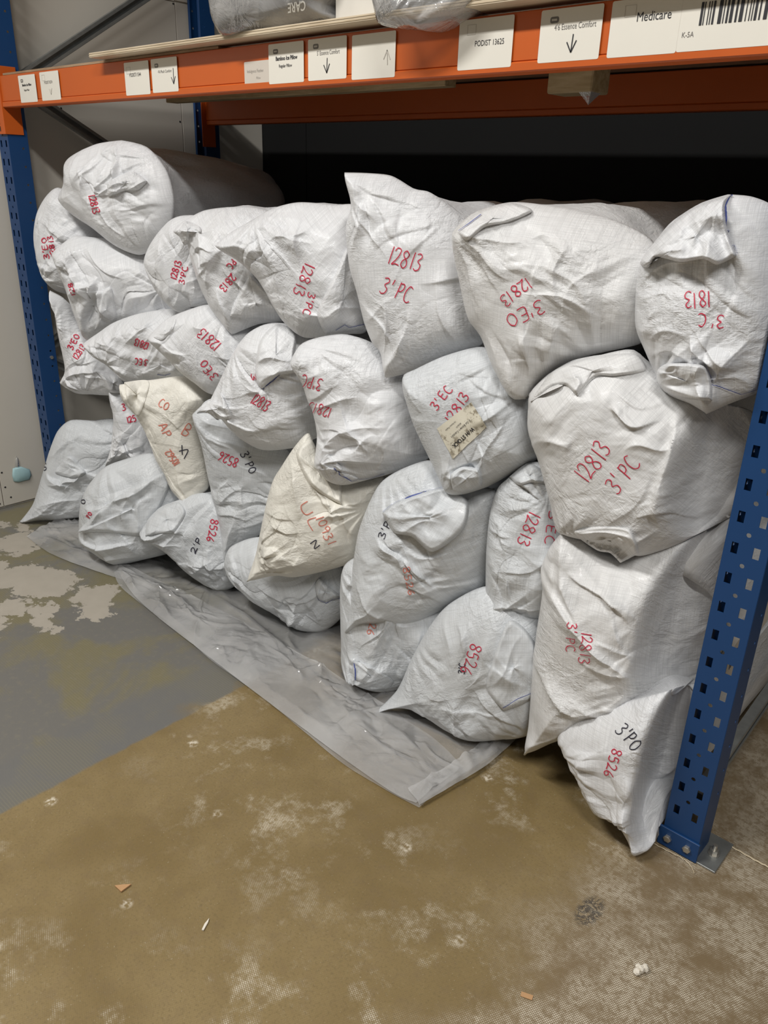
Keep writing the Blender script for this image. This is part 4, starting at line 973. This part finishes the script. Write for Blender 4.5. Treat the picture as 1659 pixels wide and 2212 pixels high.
sack('B30', [(1205, 1590), (1240, 1555), (1330, 1525), (1430, 1495), (1530, 1478), (1535, 1560), (1515, 1640), (1485, 1710), (1452, 1760), (1432, 1788), (1415, 1815), (1386, 1829, 1), (1342, 1776), (1302, 1755), (1268, 1722), (1251, 1684), (1228, 1640)],
     'sack on the floor against the upright\'s foot reading black 3\' PO and 8526', anchor=(1386, 1827), k=0.35, H=0.10, mat='w', amp=0.75, yend=1.0, recess=(3.285, 0.09, 0.11),
     folds=[(1275, 1725, 1430, 1745, 0.016, 0.012, 1), (1300, 1750, 1430, 1760, 0.014, 0.01), (1400, 1825, 1400, 1740, 0.016, 0.010), (1350, 1600, 1480, 1590, 0.010, 0.012), (1380, 1640, 1490, 1620, 0.008, 0.01)])

# flaps, tucked corners, hems
flap('B1', [(235, 392), (285, 370), (318, 392, 1), (300, 410), (270, 412), (235, 424), (232, 408)], H=0.02, folds=[(235, 415, 318, 395, 0.012, 0.006)])
flap('B3', [(205, 712, 1), (212, 670), (222, 630), (240, 622), (248, 660), (252, 690), (228, 705)], H=0.02, off=0.014)
flap('B4', [(412, 580), (440, 600), (446, 650, 1), (412, 661, 1), (404, 640), (392, 628)], H=0.014)
flap('B5', [(383, 502, 1), (402, 478), (432, 490), (433, 503), (412, 496), (408, 520), (398, 530)], H=0.016, amp=1.2)
flap('B5', [(540, 593, 1), (580, 630), (610, 690), (560, 690), (497, 684, 1), (505, 655)], H=0.02, off=0.016)
flap('B6', [(752, 535), (775, 600), (788, 680), (790, 710, 1), (745, 718), (702, 722, 1), (685, 680), (700, 640), (725, 590)], H=0.03, off=0.014, folds=[(690, 690, 780, 660, 0.010, 0.008)])
flap('B8', [(990, 502, 1), (1030, 458), (1100, 438), (1150, 455), (1100, 480), (1050, 490), (1010, 520)], H=0.022, off=0.010)
flap('B9', [(1580, 420, 1), (1566, 446), (1572, 500), (1592, 552, 1), (1550, 572), (1520, 560), (1470, 566), (1420, 556), (1400, 578), (1383, 566), (1420, 515), (1470, 466), (1525, 436)], H=0.045, off=0.015, folds=[(1400, 560, 1560, 450, 0.010, 0.02), (1440, 560, 1470, 520, 0.012, 0.01)])
flap('B9', [(1420, 800), (1445, 785), (1520, 790), (1538, 830), (1538, 866, 1), (1480, 862), (1438, 848), (1420, 825)], H=0.04, off=0.012, folds=[(1425, 820, 1460, 786, 0.012, 0.008)])
flap('B10', [(205, 800, 1), (228, 802), (268, 824), (275, 856, 1), (236, 846), (222, 820)], H=0.014, off=0.02)
flap('B11', [(305, 806, 1), (330, 770), (345, 752), (392, 806, 1), (350, 809), (315, 813)], H=0.016, off=0.014)
flap('B12', [(332, 728, 1), (352, 700), (380, 690), (370, 715), (350, 735)], H=0.012)
flap('B13', [(600, 700), (640, 720), (636, 770), (642, 806, 1), (600, 812), (567, 840, 1), (552, 822), (553, 776), (565, 730)], H=0.03, off=0.014, folds=[(555, 785, 630, 770, 0.012, 0.006), (565, 835, 600, 790, 0.010, 0.006)])
flap('B13', [(424, 888, 1), (450, 866), (468, 868), (476, 850), (500, 900), (470, 905), (448, 892)], H=0.012, off=0.012)
flap('B14', [(692, 1000, 1), (708, 982), (738, 1008), (775, 1034, 1), (745, 1047), (715, 1036)], H=0.018, off=0.012, folds=[(700, 1000, 760, 1040, 0.012, 0.006)])
flap('B15', [(978, 1058, 1), (974, 1025), (1000, 1008), (1035, 1015), (1040, 1050), (1006, 1062)], H=0.02, off=0.010)
flap('B16', [(1240, 1150), (1290, 1138), (1360, 1145), (1380, 1196, 1), (1340, 1216, 1), (1318, 1195), (1288, 1188)], H=0.02, off=0.014, amp=1.3, folds=[(1280, 1170, 1370, 1180, 0.014, 0.006), (1330, 1205, 1340, 1160, 0.012, 0.006)])
flap('B16', [(1146, 868), (1190, 806), (1240, 781), (1300, 768), (1372, 765), (1395, 800), (1330, 812), (1285, 815), (1247, 857, 1), (1222, 832), (1190, 836)], H=0.02, off=0.012, folds=[(1247, 855, 1238, 800, 0.012, 0.008, 1), (1195, 806, 1300, 790, 0.010, 0.008, 1)])
flap('B17', [(268, 826, 1), (320, 822), (315, 860), (298, 898), (275, 866)], H=0.010, off=0.012, mat='y', amp=1.2)
flap('B18', [(236, 1003, 1), (242, 962), (262, 955), (275, 985), (262, 990)], H=0.010)
flap('B19', [(425, 892, 1), (442, 868), (465, 860), (480, 880), (470, 905), (450, 892)], H=0.012, amp=1.4)
flap('B20', [(640, 980), (672, 950), (700, 1005), (735, 1030), (738, 1090, 1), (700, 1070), (665, 1040)], H=0.026, off=0.012, mat='y', folds=[(650, 975, 730, 1085, 0.016, 0.008)])
flap('B21', [(826, 1108, 1), (850, 1088), (920, 1062), (972, 1052), (1012, 1085), (1000, 1145), (935, 1192), (890, 1160), (850, 1150)], H=0.06, off=0.012, folds=[(830, 1110, 960, 1120, 0.012, 0.016), (850, 1145, 950, 1130, 0.010, 0.01)])
flap('B22', [(1100, 1030, 1), (1140, 1002), (1170, 1015), (1185, 1045), (1150, 1042), (1120, 1048)], H=0.014)
flap('B24', [(128, 1005), (150, 985), (185, 1020), (160, 1032), (120, 1022)], H=0.022, off=0.014)
flap('B25', [(168, 1150, 1), (180, 1135), (250, 1075), (350, 1022), (372, 1035), (345, 1100), (318, 1150), (300, 1158), (230, 1150)], H=0.02, off=0.014)
flap('B26', [(314, 1158, 1), (318, 1125), (345, 1098), (385, 1085), (400, 1110), (375, 1150), (350, 1152)], H=0.022, off=0.012, amp=1.2)
flap('B26', [(480, 1220), (505, 1200), (512, 1240, 1), (488, 1245)], H=0.012, amp=1.2)
flap('B27', [(680, 1265), (690, 1250), (705, 1262), (738, 1288, 1), (700, 1302), (686, 1290)], H=0.016, amp=1.4)
flap('B28', [(765, 1430), (800, 1440), (850, 1470), (835, 1490, 1), (768, 1468)], H=0.012, off=0.008)
flap('B29', [(1100, 1340), (1155, 1390), (1155, 1500), (1088, 1535, 1), (1052, 1490), (1060, 1440)], H=0.022, off=0.014, folds=[(1060, 1480, 1130, 1380, 0.010, 0.010)])

hem('B9', [(1579, 421), (1567, 445), (1572, 500), (1590, 550)])
hem('B9', [(1522, 792), (1540, 830), (1600, 850), (1640, 838)], 0.0015)
hem('B13', [(566, 840), (590, 822), (604, 808)])
hem('B14', [(722, 1010), (735, 1025), (760, 1038), (775, 1034)])
hem('B14', [(775, 1034), (800, 1032), (830, 1022)], 0.003)
hem('B21', [(828, 1107), (850, 1089), (885, 1073), (920, 1062), (972, 1051)], 0.0035)
hem('B28', [(766, 1432), (769, 1468)], 0.004)
hem('B6', [(725, 712), (745, 700), (755, 706), (785, 700)], 0.002)
hem('B11', [(340, 808), (356, 810), (368, 806)], 0.003)
hem('B27', [(686, 1293), (705, 1302), (718, 1294), (738, 1290)], 0.0025)
hem('B22', [(1075, 1358), (1110, 1340), (1130, 1332)], 0.003)
hem('B8', [(992, 500), (1012, 486), (1040, 465)], 0.003)
hem('B29', [(1087, 1528), (1120, 1508), (1150, 1495)], 0.0015)

for wr in WRITING: write(*wr)

# the worn paper sticker
def sticker(key, quad, lines):
    s = SK[key]; q = np.array(quad, float); n = 16; V_ = []; F_ = []
    def pt(u, v): return (q[0] * (1 - u) + q[1] * u) * (1 - v) + (q[3] * (1 - u) + q[2] * u) * v
    def put(x, y, lift):
        h = cast(s, x, y); nn = np.array(h[1]); nn = -nn if nn @ ray(x, y) > 0 else nn
        return np.array(h[0]) + nn * lift
    for i in range(n + 1):
        for j in range(n + 1): V_.append(put(*pt(i / n, j / n), 0.0030))
    for i in range(n):
        for j in range(n): a = i * (n + 1) + j; F_.append((a, a + 1, a + n + 2, a + n + 1))
    t = NT('worn_sticker'); o = t.obj()
    ed = t.ramp(t.noise(o, 55, 5, 0.7), 0.50, 0.60); z = t.ramp(t.noise(o, 9, 2), 0.42, 0.6)
    m = t.fin(Base_Color=t.mix(t.math('MULTIPLY', ed, z), (0.74, 0.70, 0.58), (0.30, 0.26, 0.19)), Roughness=0.7)
    so = link('paper_sticker', V_, F_, m, s.o, True); so['label'] = 'worn paper sticker reading W/H STOCK'
    for txt, x, y, dx, dy, size, bold in lines:
        cu = bpy.data.curves.new('t', 'FONT'); cu.body = txt; cu.size = 1; cu.offset = bold; cu.resolution_u = 2
        tmp = bpy.data.objects.new('t', cu); COL.objects.link(tmp)
        me = bpy.data.meshes.new_from_object(tmp.evaluated_get(bpy.context.evaluated_depsgraph_get())); bpy.data.objects.remove(tmp)
        b = np.array([dx, dy]) / math.hypot(dx, dy); u = np.array([b[1], -b[0]])
        for v in me.vertices:
            px = np.array([x, y]) + b * v.co.x * size * 0.82 + u * v.co.y * size
            v.co = Vector(put(px[0], px[1], 0.0042))
        me.materials.clear(); me.materials.append(M['ink']); me.name = 'print'
        oo = bpy.data.objects.new('print', me); COL.objects.link(oo); oo.parent = so
sticker('B15', [(945, 925), (1019, 868), (1052, 921), (979, 991)],
        [('W/H STOCK', 1021, 921, -44, 40, 13, 0.02), ("3' Gel Essence Comfort", 1016, 905, -44, 40, 7, 0.0), ('80526101', 996, 912, -44, 40, 4.5, 0.0), ('1/6 Maddox Regular', 985, 908, -44, 40, 4.5, 0.0)])

# ------------------------------------------------------------------ polythene sheet on the floor
def sheet(name, front, backe, mat, parent, z=0.004, wav=0.012, n=420, m=90, seed=3, folds=()):
    def rs(p, n):
        p = np.array(spl([at(x, y, 2, 0.0)[:2] for x, y in p], 8)); s = np.concatenate([[0], np.cumsum(np.hypot(*np.diff(p, axis=0).T))])
        q = np.linspace(0, s[-1], n); return np.stack([np.interp(q, s, p[:, 0]), np.interp(q, s, p[:, 1])], 1)
    A, B = rs(front, n), rs(backe, n); t = np.linspace(0, 1, m)[None, :, None]
    G = A[:, None] * (1 - t) + B[:, None] * t; U, V = G[..., 0], G[..., 1]
    h = z + wav * (0.5 + 0.5 * val_noise(U * 7, V * 7, seed)) + np.abs(crumple(U, V, seed, 2.8)) * 0.62
    edge = np.minimum(np.linspace(0, 1, m)[None, :] * 6, 1); h = z + (h - z) * (0.15 + 0.85 * edge)
    for (x0, y0, x1, y1, am, wd) in folds:
        h = h + fold(U, V, at(x0, y0, 2, 0)[:2], at(x1, y1, 2, 0)[:2], am, wd)
    rnd = random.Random(seed); d0 = (A[-1] - A[0]) / np.linalg.norm(A[-1] - A[0])
    for q in range(46):
        i_, j_ = rnd.randrange(n), rnd.randrange(m); g0 = G[i_, j_]; an = rnd.gauss(0, 0.55) + (math.pi / 2 if rnd.random() < 0.25 else 0)
        dv = np.array([d0[0] * math.cos(an) - d0[1] * math.sin(an), d0[0] * math.sin(an) + d0[1] * math.cos(an)])
        h = h + fold(U, V, g0, g0 + dv * rnd.uniform(0.05, 0.28), rnd.uniform(0.004, 0.011), rnd.uniform(0.005, 0.010)) * (0.2 + 0.8 * edge)
    v = np.stack([U, V, h], -1).reshape(-1, 3)
    f = [(i * m + j, (i + 1) * m + j, (i + 1) * m + j + 1, i * m + j + 1) for i in range(n - 1) for j in range(m - 1)]
    o = link(name, v, f, mat, parent, True); return o
ps = tag(empty('plastic_sheet', (1.8, -0.1, 0)), 'long strip of translucent polythene lying on the floor under the sacks', 'plastic sheet')
FE = [(245, 1222), (255, 1262), (300, 1303), (370, 1352), (450, 1424), (560, 1504), (650, 1578), (740, 1652), (830, 1708), (905, 1748)]
BE = [(260, 1212), (330, 1190), (450, 1190), (560, 1230), (680, 1290), (780, 1340), (900, 1400), (1000, 1450), (1100, 1520), (1135, 1585)]
o = sheet('sheet_layer', FE, BE, M['film'], None, 0.004, 0.014, folds=[(260, 1240, 420, 1320, 0.02, 0.014), (470, 1300, 800, 1560, 0.012, 0.016), (640, 1440, 960, 1680, 0.010, 0.014)]); adopt(o, ps)
FE2 = [(247, 1224), (300, 1303), (450, 1424), (650, 1578), (830, 1708), (898, 1742)]
BE2 = [(262, 1222), (370, 1275), (520, 1350), (740, 1480), (930, 1600), (1000, 1668)]
o = sheet('folded_strip', FE2, BE2, M['filmfold'], None, 0.012, 0.014, seed=8, folds=[(300, 1260, 420, 1330, 0.016, 0.012)]); adopt(o, ps)
FE3 = [(58, 1161), (110, 1198), (190, 1230), (272, 1256)]
BE3 = [(160, 1110), (200, 1125), (280, 1150), (330, 1200)]
o = sheet('loose_end', FE3, BE3, M['film'], None, 0.004, 0.012, n=40, seed=5, folds=[(100, 1165, 250, 1225, 0.010, 0.012)]); adopt(o, ps)
FE4 = [(905, 1748), (960, 1716), (1050, 1662), (1132, 1590)]
BE4 = [(880, 1720), (930, 1690), (1010, 1640), (1080, 1570)]
o = sheet('turned_edge', FE4, BE4, M['filmfold'], None, 0.014, 0.010, n=40, m=12, seed=6); adopt(o, ps)

# ------------------------------------------------------------------ goods on the shelf
ZS = 1.9908
def film_bag(label, px, Y, H, seed, tip=0.0):
    pc = np.mean([p[:2] for p in px], 0); p0 = at(pc[0], pc[1], 1, Y); ph = 0.3
    n = np.array([math.sin(ph), -math.cos(ph), 0]); e1 = np.array([math.cos(ph), math.sin(ph), 0]); e2 = np.array([0, 0, 1.0])
    def uvof(x, y): q = on_plane(x, y, p0, n) - p0; return (q @ e1, q @ e2)
    N, MR = 150, 34; loop = resample([(*uvof(*p[:2]), *(p[2:])) for p in px], N); c, A, rr, G = disk(loop, MR); U, V = G[..., 0], G[..., 1]
    d = seg_dist(U, V, loop[::3]); dn = np.clip(d / (0.9 * d.max()), 0, 1)
    h = H * (1 - (1 - dn) ** 2.2) ** 0.6 + crumple(U, V, seed, 2.2) * 1.0 * np.clip(dn * 2, 0.2, 1)
    P = p0 + U[..., None] * e1 + V[..., None] * e2 + h[..., None] * n
    back = P[-1] + np.array([0, 0.02, 0]); back2 = (P[-1] - P[-1].mean(0)) * 0.75 + P[-1].mean(0) + np.array([0, 0.22, 0.0])
    verts = np.concatenate([P[0].mean(0)[None], P.reshape(-1, 3), back, back2])
    faces = [(0, 1 + i, 1 + (i + 1) % N) for i in range(N)] + [tuple(1 + j for j in (f[0], f[3], f[2], f[1])) for f in ring_faces(MR + 2, N)]
    o = link('plastic_bag', verts, faces, M['cling'], None, True); tag(o, label, 'plastic bag'); return o
def carton(name, label, x0, x1, y0, y1, z1, mat, rz=0.0, cat='carton'):
    mb = MB(); mb.box(x0, x1, y0, y1, ZS + 0.001, z1, 0.006); o = tag(mb.build(name, M[mat]), label, cat); return o
a = at(585, 45, 1, 0.04); b = at(690, 35, 1, 0.04)
bb = carton('black_carton', 'black carton with CARE printed upside down inside a plastic bag', a[0], b[0], 0.04, 0.30, 2.30, 'blackbox')
tp = at(660, 12, 1, 0.038); text_mesh('CARE', 0.034, M['card'], bb, tp[0], tp[2] + 0.012, 0.0385, 'print', 0.0006, 0.9, True)
a = at(722, 40, 1, 0.05); b = at(812, 30, 1, 0.05)
carton('white_carton', 'cream carton on the shelf between the two plastic bags', a[0], b[0], 0.05, 0.30, 2.30, 'whitebox')
a = at(850, 30, 1, 0.02); b = at(1010, 12, 1, 0.02)
carton('grey_carton', 'dark grey carton inside the plastic bag hanging over the beam', a[0], b[0], 0.05, 0.30, 2.28, 'blackbox')
film_bag('crumpled clear plastic bag around black cartons at the left of the shelf', [(455, -40), (456, 10), (462, 45), (482, 76), (530, 72), (600, 62), (680, 44), (715, 38), (700, 10), (740, -40), (640, -60), (530, -60)], -0.02, 0.05, 21)
film_bag('clear plastic bag drooping over the orange beam in front of a dark carton', [(812, 28), (822, 52), (850, 60), (882, 57), (912, 66), (945, 58), (975, 45), (1010, 25), (1036, 6), (1060, -40), (940, -60), (812, -40)], -0.07, 0.05, 33)

# ------------------------------------------------------------------ small things
pk = tag(empty('hanging_pouch', tuple(at(48, 1020, 0, -0.045))), 'small pale blue cloth mask hanging in a clear pouch on the wall', 'face mask')
def wall_poly(px, x, th, mat, name, bulge=0.006):
    q = np.array([at(p[0], p[1], 0, x) for p in px]); c = q.mean(0); n = len(q)
    v = list(q) + list((q - c) * 0.8 + c + np.array([bulge, 0, 0])) + [c + np.array([bulge * 1.4, 0, 0])] + list(q - np.array([th, 0, 0]))
    f = [(i, (i + 1) % n, n + (i + 1) % n, n + i) for i in range(n)] + [(n + i, n + (i + 1) % n, 2 * n) for i in range(n)] + [(2 * n + 1 + i, 2 * n + 1 + (i + 1) % n, (i + 1) % n, i) for i in range(n)]
    return adopt(link(name, v, f, mat, None, True), pk)
wall_poly([(28, 1012), (45, 1008), (64, 1014), (68, 1026), (64, 1036), (40, 1042), (30, 1040), (27, 1028)], -0.044, 0.003, M['maskblue'], 'mask')
wall_poly([(36, 985), (40, 992), (42, 1008), (40, 1012), (32, 1010), (33, 996)], -0.046, 0.002, M['pouch'], 'pouch', 0.003)

mb = MB(); mb.beam((3.374, 0.16, 0.44), (3.374, 0.80, 0.62), 0.016, 0.11, up=(0, 0, 1)); fp = tag(mb.build('wrapped_packet', M['cardback']), 'tan wrapped packet with a barcode seen behind the blue upright', 'packet')
mb = MB()
for i in range(9):
    y = 0.225 + i * 0.008; z = 0.445 + i * 0.00225; mb.beam((3.3825, y, z), (3.3825, y - 0.008, z + 0.04), 0.0008, 0.003 + 0.001 * (i % 3), up=(0, 1, 0.3))
adopt(mb.build('barcode', M['ink']), fp)

def chip(name, px, label, cat, mat, th=0.004):
    q = [at(x, y, 2, 0.0) for x, y in px]; n = len(q)
    v = [(p[0], p[1], 0.0015) for p in q] + [(p[0], p[1], 0.0015 + th) for p in q]
    o = link(name, v, [tuple(range(n))[::-1], tuple(range(n, 2 * n))] + [(i, (i + 1) % n, n + (i + 1) % n, n + i) for i in range(n)], mat)
    return tag(o, label, cat)
chip('cardboard_scrap', [(248, 1916), (265, 1914), (284, 1913), (262, 1929)], 'triangular scrap of brown cardboard on the bare floor', 'scrap', M['cardboard'])
chip('wood_splinter', [(436, 2011), (442, 1998), (452, 1986), (450, 1994), (440, 2012)], 'thin pale wood splinter on the floor', 'splinter', M['crumb'], 0.003)
chip('tan_scrap', [(1126, 2143), (1152, 2152), (1149, 2162), (1124, 2153)], 'flat tan scrap near the bottom edge of the floor', 'scrap', M['cardboard'], 0.001)
rnd = random.Random(5); mb = MB(); c0 = at(1383, 2100, 2, 0.0)
import bmesh
bm = bmesh.new()
for dx, dy, dz, r in ((0, 0, .007, .009), (.006, .008, .007, .008), (-.004, -.011, .006, .008), (.003, .016, .005, .006), (-.008, .004, .005, .006), (0.002, -.004, .014, .006)):
    bmesh.ops.create_icosphere(bm, subdivisions=2, radius=r, matrix=Matrix.Translation((c0[0] + dx, c0[1] + dy, dz + 0.002)))
for v in bm.verts: v.co += Vector((rnd.uniform(-1, 1), rnd.uniform(-1, 1), rnd.uniform(-1, 1))) * 0.0012
me = bpy.data.meshes.new('foam_crumb'); bm.to_mesh(me); bm.free(); me.materials.append(M['crumb'])
o = bpy.data.objects.new('foam_crumb', me); COL.objects.link(o); tag(o, 'small white lumpy foam crumb on the scuffed floor', 'crumb')
def thread(px, label, wd=0.0022):
    V_, F_ = [], []; P_ = [at(x, y, 2, 0.002) for x, y in spl(px, 8)]
    for i, p in enumerate(P_):
        t = P_[min(i + 1, len(P_) - 1)] - P_[max(i - 1, 0)]; sd = np.array([-t[1], t[0], 0]); sd /= np.linalg.norm(sd) + 1e-9
        z = 0.002 + 0.002 * abs(math.sin(i * 0.8))
        V_ += [p - sd * wd / 2 + [0, 0, z - 0.002], p + [0, 0, z], p + sd * wd / 2 + [0, 0, z - 0.002]]
        if i: b = len(V_) - 6; F_ += [(b, b + 1, b + 4, b + 3), (b + 1, b + 2, b + 5, b + 4)]
    o = link('loose_thread', V_, F_, M['fibre']); return tag(o, label, 'thread')
thread([(1410, 1822), (1440, 1838), (1475, 1856), (1492, 1872), (1500, 1888)], 'pale thread along the front of the upright\'s foot')
thread([(1508, 1858), (1530, 1845), (1548, 1840), (1560, 1825)], 'frayed thread curling beside the upright\'s base plate')
thread([(1552, 1815), (1590, 1835), (1630, 1858), (1659, 1873)], 'straw coloured cord running off to the right edge', 0.006)
thread([(1362, 1826), (1370, 1832), (1380, 1838)], 'tiny white thread before the foot of the corner sack')
